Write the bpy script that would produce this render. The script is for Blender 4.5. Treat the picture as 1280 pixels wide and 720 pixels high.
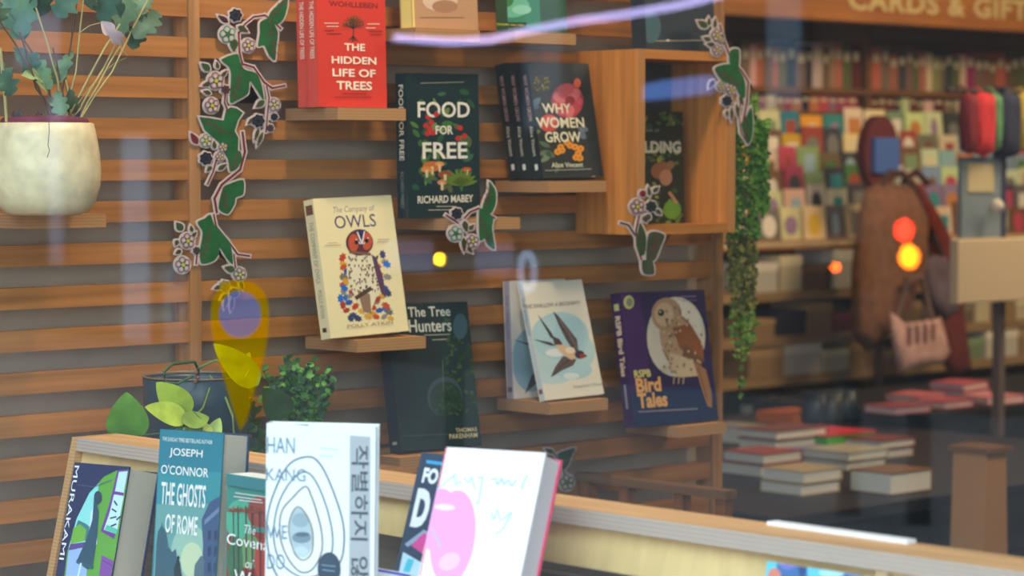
import bpy, bmesh, math, random
import numpy as np
from mathutils import Vector, Matrix, Euler
random.seed(7)
S = bpy.context.scene
for o in list(bpy.data.objects): bpy.data.objects.remove(o)
COL = S.collection
PI = math.pi
# ------------------------------------------------------------------ camera
F = 3200.0; YAW = math.radians(47); PIT = math.atan(160 / 3200)
fw = np.array([math.cos(YAW)*math.cos(PIT), math.sin(YAW)*math.cos(PIT), -math.sin(PIT)])
rt = np.array([math.sin(YAW), -math.cos(YAW), 0.0]); up = np.cross(rt, fw); CAM = np.array([0, 0, 1.5])
cd = bpy.data.cameras.new('camera'); co = bpy.data.objects.new('camera', cd); COL.objects.link(co)
cd.sensor_width = 36; cd.lens = 36*F/1280; cd.clip_end = 200; cd.clip_start = .05
co.location = CAM
co.rotation_euler = Matrix((rt, up, -fw)).transposed().to_euler()
cd.dof.use_dof = True; cd.dof.focus_distance = 3.45; cd.dof.aperture_fstop = 6.0
S.camera = co
# ------------------------------------------------------------------ world, lights, exposure
w = bpy.data.worlds.new('overcast_sky'); S.world = w; w.use_nodes = True
bg = w.node_tree.nodes['Background']; bg.inputs[0].default_value = (.72, .88, 1, 1); bg.inputs[1].default_value = 4.0
S.view_settings.view_transform = 'Standard'; S.view_settings.look = 'None'
S.view_settings.exposure = 0.12; S.view_settings.gamma = 1.0; S.view_settings.use_curve_mapping = False
XP = 1.45   # the window pane
def area(name, loc, target, size, power, color=(1, .78, .52), sy=None, portal=False):
    l = bpy.data.lights.new(name, 'AREA'); l.size = size; l.energy = power; l.color = color
    if sy: l.shape = 'RECTANGLE'; l.size_y = sy
    o = bpy.data.objects.new(name, l); COL.objects.link(o); o.location = loc
    o.rotation_euler = (Vector(target)-Vector(loc)).to_track_quat('-Z', 'Y').to_euler()
    if portal: l.cycles.is_portal = True
    return o
area('window_portal', (XP+.03, .95, 1.55), (3, .95, 1.55), 4.3, 1, (1, 1, 1), 1.9, True)
area('display_light', (2.35, 2.62, 2.7), (2.45, 3.2, 1.3), .09, 13)
area('display_light', (2.75, 2.55, 2.7), (3.15, 3.15, 1.5), .09, 3.6)
area('shop_light', (6.3, 3.6, 2.72), (6.6, 5.2, 1.2), .6, 36, (1, .76, .46))
area('shop_light', (4.6, 2.2, 2.72), (4.9, 4.0, .7), .7, 30, (1, .78, .52))
area('shop_light', (7.6, 3.2, 2.72), (7.3, 5.2, 1.2), .5, 25, (1, .76, .46))

# ------------------------------------------------------------------ helpers
def ray(x, y): return fw + rt*(x-640)/F + up*(360-y)/F
def PY(x, y, Y): r = ray(x, y); return CAM + r*(Y/r[1])
def PX(x, y, X): r = ray(x, y); return CAM + r*(X/r[0])
def PZ(x, y, z): r = ray(x, y); return CAM + r*((z-1.5)/r[2])
def lin(c): return tuple((v/255/12.92 if v/255 <= .04045 else ((v/255+.055)/1.055)**2.4) for v in c)
MC = {}
def M(rgb, rough=.6, spec=.3, emit=0, kind=None, coat=0):
    key = (rgb, rough, spec, emit, kind, coat)
    if key in MC: return MC[key]
    m = bpy.data.materials.new('mat'); m.use_nodes = True; nt = m.node_tree; b = nt.nodes['Principled BSDF']
    c = lin(rgb)+(1,)
    b.inputs['Base Color'].default_value = c; b.inputs['Roughness'].default_value = rough
    b.inputs['Specular IOR Level'].default_value = spec; b.inputs['Coat Weight'].default_value = coat
    if emit: b.inputs['Emission Color'].default_value = c; b.inputs['Emission Strength'].default_value = emit
    N = nt.nodes.new; L = nt.links.new
    def ramp(src, c0, c1, p0=.3, p1=.7):
        r = N('ShaderNodeValToRGB'); r.color_ramp.elements[0].position = p0; r.color_ramp.elements[1].position = p1
        r.color_ramp.elements[0].color = c0; r.color_ramp.elements[1].color = c1; L(src, r.inputs[0]); return r
    def shade(f): return tuple(min(1, v*f) for v in c[:3])+(1,)
    tc = N('ShaderNodeTexCoord'); mp = N('ShaderNodeMapping'); L(tc.outputs['Object'], mp.inputs[0])
    if kind in ('woodx', 'woody', 'woodz'):
        s = {'woodx': (2.5, 60, 60), 'woody': (60, 2.5, 60), 'woodz': (60, 60, 2.5)}[kind]
        mp.inputs['Scale'].default_value = s
        n = N('ShaderNodeTexNoise'); n.inputs['Scale'].default_value = 1.3; n.inputs['Detail'].default_value = 6; L(mp.outputs[0], n.inputs[0])
        r = ramp(n.outputs[0], shade(.72), shade(1.22)); L(r.outputs[0], b.inputs['Base Color'])
        bp = N('ShaderNodeBump'); bp.inputs['Strength'].default_value = .12; L(n.outputs[0], bp.inputs['Height']); L(bp.outputs[0], b.inputs['Normal'])
    elif kind == 'palez':
        mp.inputs['Scale'].default_value = (40, 40, 2); n = N('ShaderNodeTexNoise'); n.inputs['Scale'].default_value = 1.5; n.inputs['Detail'].default_value = 4; L(mp.outputs[0], n.inputs[0])
        r = ramp(n.outputs[0], shade(.9), shade(1.08)); L(r.outputs[0], b.inputs['Base Color'])
    elif kind == 'ply':
        mp.inputs['Scale'].default_value = (1, 1, 1)
        wv = N('ShaderNodeTexWave'); wv.bands_direction = 'Z'; wv.inputs['Scale'].default_value = 70; wv.inputs['Distortion'].default_value = .6; L(mp.outputs[0], wv.inputs[0])
        r = ramp(wv.outputs[0], shade(.88), shade(1.06)); L(r.outputs[0], b.inputs['Base Color'])
    elif kind == 'pages':
        wv = N('ShaderNodeTexWave'); wv.bands_direction = 'Y'; wv.inputs['Scale'].default_value = 160; wv.inputs['Distortion'].default_value = 1.5; L(mp.outputs[0], wv.inputs[0])
        r = ramp(wv.outputs[0], shade(.86), shade(1.04)); L(r.outputs[0], b.inputs['Base Color'])
    elif kind in ('mottle', 'speckle', 'cloth', 'leaf'):
        n = N('ShaderNodeTexNoise'); n.inputs['Scale'].default_value = {'mottle': 6, 'speckle': 45, 'cloth': 30, 'leaf': 40}[kind]; n.inputs['Detail'].default_value = 5
        L(mp.outputs[0], n.inputs[0])
        lo, hi = {'mottle': (.85, 1.12), 'speckle': (.8, 1.1), 'cloth': (.75, 1.2), 'leaf': (.75, 1.25)}[kind]
        r = ramp(n.outputs[0], shade(lo), shade(hi)); L(r.outputs[0], b.inputs['Base Color'])
        if kind in ('speckle', 'cloth'):
            bp = N('ShaderNodeBump'); bp.inputs['Strength'].default_value = .25; bp.inputs['Distance'].default_value = .004
            L(n.outputs[0], bp.inputs['Height']); L(bp.outputs[0], b.inputs['Normal'])
    MC[key] = m; return m

def empty(name, loc, rot=(0, 0, 0)):
    o = bpy.data.objects.new(name, None); COL.objects.link(o); o.location = loc; o.rotation_euler = rot; o.empty_display_size = .02
    return o
def tag(o, label=None, cat=None, group=None, kind=None):
    if label: o['label'] = label
    if cat: o['category'] = cat
    if group: o['group'] = group
    if kind: o['kind'] = kind
    return o
class MB:
    def __init__(s): s.v = []; s.f = []; s.m = []; s.mats = []; s.sm = []
    def mi(s, m):
        if m not in s.mats: s.mats.append(m)
        return s.mats.index(m)
    def face(s, pts, m, smooth=False):
        i = len(s.v); s.v += [tuple(map(float, p)) for p in pts]; s.f.append(tuple(range(i, i+len(pts)))); s.m.append(s.mi(m)); s.sm.append(smooth); return s
    def grid(s, rows, m, closed=False, smooth=True):
        i = len(s.v); n = len(rows[0])
        for r in rows: s.v += [tuple(map(float, p)) for p in r]
        k = s.mi(m)
        for a in range(len(rows)-1):
            for b in range(n if closed else n-1):
                c = (b+1) % n
                s.f.append((i+a*n+b, i+a*n+c, i+(a+1)*n+c, i+(a+1)*n+b)); s.m.append(k); s.sm.append(smooth)
        return s
    def box(s, a, b, m, mf=None):
        x0, y0, z0 = a; x1, y1, z1 = b
        P = [(x0,y0,z0),(x1,y0,z0),(x1,y1,z0),(x0,y1,z0),(x0,y0,z1),(x1,y0,z1),(x1,y1,z1),(x0,y1,z1)]
        for k, q in (('b',(0,3,2,1)),('t',(4,5,6,7)),('f',(0,1,5,4)),('r',(1,2,6,5)),('k',(2,3,7,6)),('l',(3,0,4,7))):
            s.face([P[j] for j in q], (mf or {}).get(k, m))
        return s
    def prism(s, poly, d, m, side=None):     # poly 3D points, extruded by vector d
        q = [tuple(np.add(p, d)) for p in poly]; n = len(poly)
        s.face(poly, m); s.face(q[::-1], m)
        for k in range(n): s.face([poly[k], q[k], q[(k+1) % n], poly[(k+1) % n]], side or m)
        return s
    def lathe(s, prof, c, m, n=40):
        rows = [[(c[0]+r*math.cos(2*PI*k/n), c[1]+r*math.sin(2*PI*k/n), c[2]+z) for k in range(n)] for r, z in prof]
        return s.grid(rows, m, True)
    def tube(s, pts, r, m, n=7):
        pts = [np.array(p, float) for p in pts]; rows = []
        for i, p in enumerate(pts):
            t = pts[min(i+1, len(pts)-1)]-pts[max(i-1, 0)]; t = t/(np.linalg.norm(t)+1e-9)
            a = np.cross(t, [0.13, .3, 1] if abs(t[2]) < .9 else [1, .1, 0]); a /= np.linalg.norm(a); b = np.cross(t, a)
            rr = r[i] if isinstance(r, (list, tuple)) else r
            rows.append([p+rr*(a*math.cos(2*PI*k/n)+b*math.sin(2*PI*k/n)) for k in range(n)])
        s.grid(rows, m, True); s.face(rows[0][::-1], m); s.face(rows[-1], m); return s
    def sphere(s, c, r, m, n=14, sz=1):
        rows = [[(c[0]+r*math.sin(a)*math.cos(2*PI*k/n), c[1]+r*math.sin(a)*math.sin(2*PI*k/n), c[2]+r*sz*math.cos(a)) for k in range(n)] for a in [PI*j/8*.998+.001 for j in range(9)]]
        return s.grid(rows, m, True)
    def build(s, name, parent=None, local=False, origin=None):
        me = bpy.data.meshes.new(name)
        V = np.array(s.v); 
        if parent is not None and not local:
            q_ = parent; o1 = np.zeros(3)
            while q_ is not None: o1 = o1+np.array(q_.location); q_ = q_.parent
            V = V-o1
        if parent is None and not local:
            o0 = np.array(origin) if origin is not None else np.array([(V[:, 0].min()+V[:, 0].max())/2, (V[:, 1].min()+V[:, 1].max())/2, V[:, 2].min()]); V = V-o0
        me.from_pydata([tuple(v) for v in V], [], s.f)
        for m in s.mats: me.materials.append(m)
        me.polygons.foreach_set('material_index', s.m); me.polygons.foreach_set('use_smooth', s.sm); me.update()
        o = bpy.data.objects.new(name, me); COL.objects.link(o)
        if parent is not None: o.parent = parent
        elif not local: o.location = o0
        return o
def bevel(o, wd=.0015, seg=2):
    bm = bmesh.new(); bm.from_mesh(o.data); bmesh.ops.remove_doubles(bm, verts=bm.verts, dist=1e-6); bm.to_mesh(o.data); bm.free()
    b = o.modifiers.new('bevel', 'BEVEL'); b.width = wd; b.segments = seg; b.limit_method = 'ANGLE'; return o

TXT = {}
def text_mesh(s, bold=0.0, shear=0.0, space=1.0):
    key = (s, bold, shear, space)
    if key not in TXT:
        c = bpy.data.curves.new('t', 'FONT'); c.body = s; c.offset = bold; c.shear = shear; c.space_character = space; c.resolution_u = 3; c.fill_mode = 'FRONT'
        o = bpy.data.objects.new('t', c); COL.objects.link(o); bpy.context.view_layer.update()
        me = bpy.data.meshes.new_from_object(o.evaluated_get(bpy.context.evaluated_depsgraph_get()))
        v = np.array([p.co[:2] for p in me.vertices]); f = [tuple(p.vertices) for p in me.polygons]
        bpy.data.objects.remove(o); bpy.data.curves.remove(c); bpy.data.meshes.remove(me)
        v = (v-v.min(0))/(v.max(0)-v.min(0)); TXT[key] = (v, f)
    return TXT[key]
def clip(poly, w, h):
    for ax, lim, sg in ((0, 0, 1), (0, w, -1), (1, 0, 1), (1, h, -1)):
        out = []
        for i in range(len(poly)):
            a, b = poly[i-1], poly[i]; ia = sg*(a[ax]-lim) >= 0; ib = sg*(b[ax]-lim) >= 0
            if ia != ib:
                t = (lim-a[ax])/(b[ax]-a[ax]); out.append((a[0]+t*(b[0]-a[0]), a[1]+t*(b[1]-a[1])))
            if ib: out.append(b)
        poly = out
        if len(poly) < 3: return []
    return poly

# ------------------------------------------------------------------ books
class Book:
    """Hardback or paperback standing on its lower edge; local x across the cover, z up, y into the book."""
    def __init__(s, label, O, w, h, t, yaw=0, lean=0, roll=0, base=0, cover=(240,240,235), spine=None, page=(225,218,200), back=None, hard=True, group=None, rough=.45, name='book', gloss=.35):
        s.w, s.h, s.t = w, h, t
        R = Matrix.Rotation(math.radians(base+yaw), 3, 'Z') @ Matrix.Rotation(math.radians(-lean), 3, 'X') @ Matrix.Rotation(math.radians(roll), 3, 'Y')
        s.root = empty(name, O, R.to_euler()); tag(s.root, label, 'book', group)
        s.R = np.array(R); s.O = np.array(O, float)
        s.rough, s.gloss = rough, gloss
        mc, ms, mb = M(cover, rough, gloss), M(spine or cover, rough, gloss), M(back or cover, rough, gloss)
        c = .0022 if hard else .0008; ov = .0025 if hard else .0
        s.cm = MB(); s.hole = c
        s.cm.box((0, 0, 0), (w, c, h), mc)
        s.cm.box((0, t-c, 0), (w, t, h), mb)
        s.cm.box((0, c, 0), (c, t-c, h), ms)
        pb = MB(); pb.box((c, c, ov), (w-ov, t-c, h-ov), M(page, .8, .1, kind='pages')); pb.build('page_block', s.root, local=True)
        s.lay = 1; s.sl = 1
    def loc(s, px, py):
        r = ray(px, py); n = s.R[:, 1]; d = r*(((s.O-CAM)@n)/(r@n)); q = s.R.T@(CAM+d-s.O); return (q[0], q[2])
    def pts(s, P, m, z=None):            # polygon given in cover-local metres
        P = clip(P, s.w, s.h)
        if len(P) >= 3: s.cm.face([(a, -.00005*s.lay, b) for a, b in P], m)
        return s
    def up(s): s.lay += 1; return s
    def mt(s, c): return M(c, s.rough, s.gloss)
    def poly(s, P, c): s.pts([s.loc(*p) for p in P], s.mt(c)); return s.up()
    def ell(s, x, y, rx, ry, c, n=28, a=0):
        ca, sa = math.cos(math.radians(a)), math.sin(math.radians(a))
        return s.poly([(x+rx*math.cos(2*PI*k/n)*ca-ry*math.sin(2*PI*k/n)*sa, y+rx*math.cos(2*PI*k/n)*sa+ry*math.sin(2*PI*k/n)*ca) for k in range(n)], c)
    def line(s, P, wd, c):
        for (x0, y0), (x1, y1) in zip(P, P[1:]):
            d = math.hypot(x1-x0, y1-y0) or 1; nx, ny = -(y1-y0)/d*wd/2, (x1-x0)/d*wd/2
            s.pts([s.loc(x0+nx, y0+ny), s.loc(x1+nx, y1+ny), s.loc(x1-nx, y1-ny), s.loc(x0-nx, y0-ny)], s.mt(c))
        return s.up()
    def text(s, t, x0, y0, x1, y1, c, bold=0., shear=0., space=1., rot=False):
        a0, b1 = s.loc(x0, y0); a1, b0 = s.loc(x1, y1); v, f = text_mesh(t, bold, shear, space)
        i = len(s.cm.v); k = s.cm.mi(s.mt(c))
        for p in v:
            u, q = (p[0], p[1]) if not rot else (p[1], 1-p[0])
            s.cm.v.append((a0+(a1-a0)*u, -.00005*s.lay, b0+(b1-b0)*q))
        for g in f: s.cm.f.append(tuple(i+j for j in g)); s.cm.m.append(k); s.cm.sm.append(False)
        return s.up()
    def spine_text(s, t, z0, z1, c, y0=.25, y1=.75, bold=0.):   # fractions from the top, read downward
        v, f = text_mesh(t, bold); i = len(s.cm.v); k = s.cm.mi(s.mt(c))
        for p in v: s.cm.v.append((-.0003*s.sl, s.t*(y1+(y0-y1)*p[1]), s.h*(1-z0-(z1-z0)*p[0])))
        for g in f: s.cm.f.append(tuple(i+j for j in g)); s.cm.m.append(k); s.cm.sm.append(False)
        s.sl += 1; return s
    def spine_rect(s, z0, z1, y0, y1, c):
        s.cm.face([(-.0003*s.sl, s.t*y, s.h*(1-z)) for y, z in ((y0, z0), (y1, z0), (y1, z1), (y0, z1))], s.mt(c)); s.sl += 1; return s
    def done(s):
        return s.cm.build('cover', s.root, local=True)

# ------------------------------------------------------------------ the setting
def struct(name, mb, label=None):
    o = mb.build(name); o['kind'] = 'structure'; return o
wall_m = M((192,172,150), .9, .1, kind='mottle')
struct('floor', MB().box((1.42, -2.5, -.1), (9.6, 6.2, 0), M((78,66,58), .5, .3, kind='mottle')))
struct('ceiling', MB().box((1.42, -2.5, 2.85), (9.6, 6.2, 2.95), M((190,180,165), .9)))
struct('wall_back', MB().box((1.42, 6.1, 0), (9.6, 6.2, 2.85), M((120,92,66), .9, kind='mottle')))
struct('wall_right', MB().box((9.5, -2.5, 0), (9.6, 6.1, 2.85), M((110,84,62), .9)))
struct('wall_front', MB().box((1.42, -2.6, 0), (9.6, -2.5, 2.85), M((120,100,80), .9)))
struct('wall_partition', MB().box((1.42, 3.262, 0), (3.515, 3.36, 2.85), wall_m))
wl = MB().box((1.42, -2.5, 0), (1.48, 3.26, .6), M((60,62,66), .6)); wl.box((1.42, -2.5, 2.5), (1.48, 3.26, 2.85), M((60,62,66), .6))
wl.box((1.42, -2.5, .6), (1.48, -1.2, 2.5), M((60,62,66), .6)); wl.box((1.42, 3.1, .6), (1.48, 3.26, 2.5), M((60,62,66), .6))
struct('wall_left', wl)
# the pane
gm = bpy.data.materials.new('glass'); gm.use_nodes = True; nt = gm.node_tree; nt.nodes.clear()
out = nt.nodes.new('ShaderNodeOutputMaterial'); mx = nt.nodes.new('ShaderNodeMixShader'); tr = nt.nodes.new('ShaderNodeBsdfTransparent'); gl = nt.nodes.new('ShaderNodeBsdfGlossy')
gl.inputs['Roughness'].default_value = 0; mx.inputs[0].default_value = .065; tr.inputs[0].default_value = (.985, .995, .99, 1)
nt.links.new(tr.outputs[0], mx.inputs[1]); nt.links.new(gl.outputs[0], mx.inputs[2]); nt.links.new(mx.outputs[0], out.inputs[0])
struct('window_1', MB().box((XP, -1.2, .6), (XP+.008, 3.1, 2.5), gm))

# slatted screen
SW = (180,118,64)
sc = empty('slatted_screen', (2.4, 3.2, 0)); tag(sc, 'wooden screen of horizontal orange-brown slats behind the book display', 'slatted screen')
slat = MB(); k = -22
while True:
    z = 1.4385+.0621*k
    if z > 2.8: break
    if z > .05: slat.box((1.5, 3.2, z-.031), (3.487, 3.222, z), M(SW, .5, .3, kind='woodx'))
    k += 1
slat.build('slat_panel', sc)
for x0, x1 in ((1.62, 1.64), (2.3075, 2.328), (3.487, 3.515)):
    MB().box((x0, 3.196, 0.005), (x1, 3.236, 2.8), M((180,128,82), .55, .3, kind='woodz')).build('post', sc)

# ledges
def ledge(label, x0, x1, z, y0=3.07, th=.019):
    o = MB().box((x0, y0, z-th), (x1, 3.2, z), M((196,142,88), .5, .3, kind='woodx'), {'f': M((190,140,92), .55, kind='ply'), 'l': M((170,126,88), .55, kind='ply')}).build('wall_shelf')
    tag(o, label, 'shelf', 'small plywood shelves fixed to the slats'); return o
ledge('small plywood shelf carrying the white plant pot', 1.935, 2.07, 1.423)
ledge('small plywood shelf under the red Hidden Life of Trees books', 2.496, 2.634, 1.581)
ledge('small plywood shelf under the yellow and brown book at the top', 2.655, 2.792, 1.709)
ledge('small plywood shelf under the green and teal book at the top', 2.87, 3.009, 1.711)
ledge('small plywood shelf under the Food for Free book', 2.723, 2.881, 1.406)
ledge('small plywood shelf under the Why Women Grow books', 2.945, 3.082, 1.465)
ledge('small plywood shelf under the cream Owls book', 2.534, 2.675, 1.2195)
ledge('small plywood shelf under the two swallow books', 2.949, 3.087, 1.094)
ledge('small plywood shelf under the purple Bird Tales book', 3.262, 3.386, 1.032)
ledge('small plywood shelf under the Tree Hunters book', 2.62, 2.80, 1.0285)

# box shelf
bx = empty('box_shelf', (3.26, 3.12, 1.372)); tag(bx, 'open wooden box shelf on the slats holding a dark green book', 'box shelf')
W = M((198,128,62), .5, .3, kind='woodz'); E_ = M((196,136,80), .5, kind='ply')
X0, X1, Z0, Z1, YF = 3.137, 3.385, 1.372, 1.689, 3.05
MB().box((X0, YF, Z0), (X0+.018, 3.2, Z1), W, {'f': E_}).build('side_panel', bx)
MB().box((X1-.018, YF, Z0), (X1, 3.2, Z1), W, {'f': E_}).build('side_panel', bx)
MB().box((X0+.018, YF, Z1-.016), (X1-.018, 3.2, Z1), M((198,128,62), .5, kind='woodx')).build('top_panel', bx)
MB().box((X0+.018, YF, Z0), (X1-.018, 3.2, Z0+.016), M((198,128,62), .5, kind='woodx')).build('bottom_panel', bx)
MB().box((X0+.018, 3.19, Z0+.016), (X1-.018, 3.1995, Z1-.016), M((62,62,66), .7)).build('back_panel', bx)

# display rack in the window
rk = empty('display_rack', (1.8, 2, .93)); tag(rk, 'long pale plywood book rack leaning back along the window', 'book rack')
TN = math.tan(math.radians(13)); ZT = 1.131; XF = 1.89; RY0, RY1 = .95, 2.887
def sec(x0, x1, z0, z1, y0, y1, m, side=None):   # parallelogram section leaning with the rack
    a = [(x0-(ZT-z1)*TN, y0, z1), (x1-(ZT-z1)*TN, y0, z1), (x1-(ZT-z0)*TN, y0, z0), (x0-(ZT-z0)*TN, y0, z0)]
    return MB().prism(a, (0, y1-y0, 0), m, side)
def rail_mb():
    a = [(XF, RY0, ZT), (XF+.07, RY0, ZT), (XF+.07, RY0, ZT-.017), (XF-.017*TN, RY0, ZT-.017)]; q = [(x, RY1-.014, z) for x, y, z in a]
    m = MB(); tp = M((222,168,112), .5, kind='woody'); ed = M((178,160,146), .5, kind='ply')
    m.face(a, ed); m.face(q[::-1], ed); m.face([a[0], q[0], q[1], a[1]], tp); m.face([a[1], q[1], q[2], a[2]], ed); m.face([a[2], q[2], q[3], a[3]], tp); m.face([a[3], q[3], q[0], a[0]], ed)
    return m
rail_mb().build('top_rail', rk)
sec(XF+.06, XF+.07, .93, 1.09, RY0, RY1-.014, M((150,134,122), .6, kind='woody')).build('inner_panel', rk)
pale = M((222,192,132), .5, kind='palez')
sec(XF+.012, XF+.024, 1.070, ZT-.0175, RY0, RY1-.014, pale).build('apron_panel', rk)
sec(XF, XF+.07, .62, ZT, RY1-.0138, RY1, M((196,150,100), .5, kind='ply')).build('end_panel', rk)
MB().box((XF-.23, RY0, .912), (XF-.05, RY1-.014, .93), M((205,160,110), .5, kind='woody')).build('ledge', rk)
MB().box((XF-.05, RY0, .6), (XF-.03, RY1-.014, .93), M((150,125,100), .5, kind='woody')).build('lower_panel', rk)
for y in (1.507, 1.0): sec(XF+.002, XF+.07, .93, ZT-.0175, y, y+.014, M((190,160,120), .5, kind='ply')).build('divider', rk)
MB().box((XF-.2, RY0, 0), (XF-.03, RY1-.014, .6), M((120,100,84), .6, kind='woody')).build('plinth', rk)
tag(MB().box((1.66, 1.78, .9303), (1.822, 2.30, .9893), M((150,120,90), .6, kind='woody')).build('display_riser'), 'low wooden riser block lifting the middle window books', 'riser block')

# plant stand behind the rack
ps = empty('plant_bench', (2.2, 2.98, 0)); tag(ps, 'low wooden bench between the rack and the slats holding the dark pots', 'bench')
MB().box((2.10, 2.90, 1.005), (2.54, 3.19, 1.03), M((150,108,70), .5, kind='woodx')).build('bench_top', ps)
for x, y in ((2.11, 2.91), (2.51, 2.91), (2.11, 3.16), (2.51, 3.16)): MB().box((x, y, 0), (x+.02, y+.02, 1.005), M((130,94,60), .6, kind='woodz')).build('leg', ps)
# solid rail and uprights standing in for a reflection low on the slats
tz = empty('reflection_rail', (3.14, 3.0, 0)); tag(tz, 'dark wooden rail with uprights standing in for a reflection low on the slats', 'trestle')
MB().box((3.13, 2.84, .938), (3.16, 3.195, .952), M((120,88,62), .6, kind='woody')).build('top_rail', tz)
for y in (2.845, 2.94, 3.07, 3.165): MB().box((3.135, y, 0), (3.155, y+.022, .938), M((140,86,48), .6, kind='woodz')).build('upright', tz)

# ------------------------------------------------------------------ books on the slats
def lift(t, lean): return t*math.sin(math.radians(lean))
# Hidden Life of Trees
RED = (222,62,48)
for n in (1, 0):
    lab = 'front red Hidden Life of Trees paperback with dark tree on cover' if n == 0 else 'second red Hidden Life of Trees paperback, behind the front copy'
    b = Book(lab, (2.4812+.002*n, 3.098+.0275*n, 1.5815+.0006), .137, .197, .026, -.4, 1.5, 0, cover=RED, spine=(226,84,72), hard=False, group='red tree books on the second shelf')
    b.spine_text('THE HIDDEN LIFE OF TREES', .17, .62, (255,235,215), .3, .7, .01)
    if n == 0:
        b.text('WOHLLEBEN', 411, 1, 472, 11, (120,30,36), .02)
        Tc = (70,50,40)
        b.line([(441,52),(442,38),(441,24)], 1.6, Tc)
        for k in range(9):
            a = math.radians(-165+k*18.5); b.line([(441,36),(441+7*math.cos(a),34+7*math.sin(a)),(441+14*math.cos(a+.15),33+13*math.sin(a+.1))], .8, Tc)
        for k in range(70):
            a = random.uniform(PI, 2*PI); r = random.uniform(4, 14); b.ell(441+r*math.cos(a), 33+r*math.sin(a)*.95, 1., .9, random.choice([(96,80,44), (120,96,50), (80,70,40)]), 6)
        b.lay = 8
        for k in range(5): b.line([(441,45),(435+k*3,51)], .8, Tc)
        for i, (x, y) in enumerate(((405,29),(408,33),(405,38),(408,42),(459,30),(457,35),(460,39),(462,43))): b.line([(x,y),(x+18-(i%3)*3,y)], 1.1, (245,200,180) if i % 4 < 2 else (150,40,40))
        for t, a in (('THE',(430,54,456,64)),('HIDDEN',(414,70,470,81)),('LIFE OF',(415,85.5,469,97)),('TREES',(420,101,464.5,113))): b.text(t, *a, (255,240,215), .022)
        b.line([(427,117),(458,117)], 1, (150,35,35)); b.line([(418,121.5),(464,121.5)], 1, (150,35,35))
    b.done()

# top shelf books
b = Book('yellow-spined book with brown cover on the top shelf', (2.662, 3.085, 1.7095+.0006), .14, .21, .03, 0, 3, 0, cover=(196,150,112), spine=(238,212,128), page=(235,225,200))
b.poly([(487,-60),(515,-60),(519,36),(487,36)], (240,214,130)); b.ell(550,0,22,14,(222,190,165)); b.ell(556,8,16,8,(176,128,96)); b.line([(525,22),(580,22)],1.5,(150,105,80)); b.done()
b = Book('green book with a teal picture cover on the top shelf', (2.868, 3.085, 1.7115+.0006), .135, .21, .028, 0, 3, 0, cover=(52,92,66), spine=(60,86,56))
b.poly([(606,-40),(672,-40),(676,34),(610,34)], (60,140,110)); b.ell(640,8,22,14,(110,190,160)); b.ell(632,0,10,9,(60,130,70)); b.ell(652,12,12,6,(150,215,190))
b.poly([(618,28),(658,28),(658,34),(618,34)], (30,48,40)); b.text('COLIN SALTER',621,29,655,33,(220,214,60),.02)
for k in range(5): b.line([(594+k*2,36),(598+k*3,10),(592+k*2,-20)],.8,(120,160,90))
b.done()
b = Book('dark slate blue book standing on top of the box shelf', (3.185, 3.075, 1.6895+.0006), .175, .24, .035, 0, 4, 0, cover=(44,56,66), spine=(40,50,60))
b.line([(770,52),(900,50)],1.3,(170,160,140)); b.ell(814,34,12,20,(70,104,112)); b.ell(835,50.5,2,1,(250,240,220)); b.done()  # teal ellipse is a soft highlight painted into the cover

# Food for Free
DG = (22,48,52)
b = Book('dark green Food for Free book with berries and mushrooms on cover', (2.6641, 3.0985, 1.4065), .1548, .2319, .027, 0, .6, -.6, cover=DG, spine=(20,44,54), rough=.4)
b.spine_text('FOOD FOR FREE', .08, .60, (225,220,200), .3, .72, .015); b.spine_text('RICHARD MABEY', .68, .93, (130,140,120), .36, .66)
b.line([(526,104),(580,102.5)], 1.2, (150,150,120))
random.seed(3)
def blob_leaf(b, x, y, L, wd, a, c):
    ca, sa = math.cos(a), math.sin(a)
    P = [(t*L, wd*math.sin(PI*t)**.8*s_) for s_ in (1, -1) for t in ([i/8 for i in range(9)] if s_ == 1 else [1-i/8 for i in range(1, 8)])]
    b.pts([b.loc(x+u*ca-v*sa, y+u*sa+v*ca) for u, v in P], b.mt(c))
for k in range(60):
    x, y = random.uniform(522,585), random.uniform(112,242)
    if k % 12 == 0: b.up()
    blob_leaf(b, x, y, random.uniform(8,17), random.uniform(2,4), random.uniform(0,6.28), random.choice([(60,112,54),(92,132,60),(40,88,60),(116,140,70),(60,106,84),(90,100,56)]))
b.up()
for x, y in ((535,146),(539,153),(532,157),(537,161),(541,166),(534,167),(575,160),(580,170),(572,173),(545,143)): b.ell(x, y, 3.4, 3.4, (205,44,46), 10)
b.lay = 9
for x, y, r, c in ((540,208,12,(200,110,48)),(533,212,7,(222,140,66)),(556,218,9,(150,80,44)),(583,212,6,(190,92,46)),(549,205,6,(226,150,80)),(552,228,6,(214,140,100))):
    b.ell(x, y, r, r*.55, c, 14); b.poly([(x-2,y),(x+2,y),(x+1.5,y+10),(x-1,y+10)], (226,196,150))
for k in range(9):
    a = -PI/2+(k-4)*.32; blob_leaf(b, 576, 232, 22, 2.6, a, (104,130,50))
b.lay = 16
b.text('FOOD', 521.5, 127, 587, 147, (240,232,215), .018); b.text('FOR', 544, 157, 566, 168, (240,232,215), .02); b.text('FREE', 527.5, 178, 584, 198, (240,232,215), .018)
b.text('RICHARD MABEY', 521.5, 245, 591, 252.5, (232,222,200), .02); b.line([(545,258),(566,258)],.9,(190,185,165)); b.line([(535,262.5),(578,262)],.9,(190,185,165))
b.done()

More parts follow.
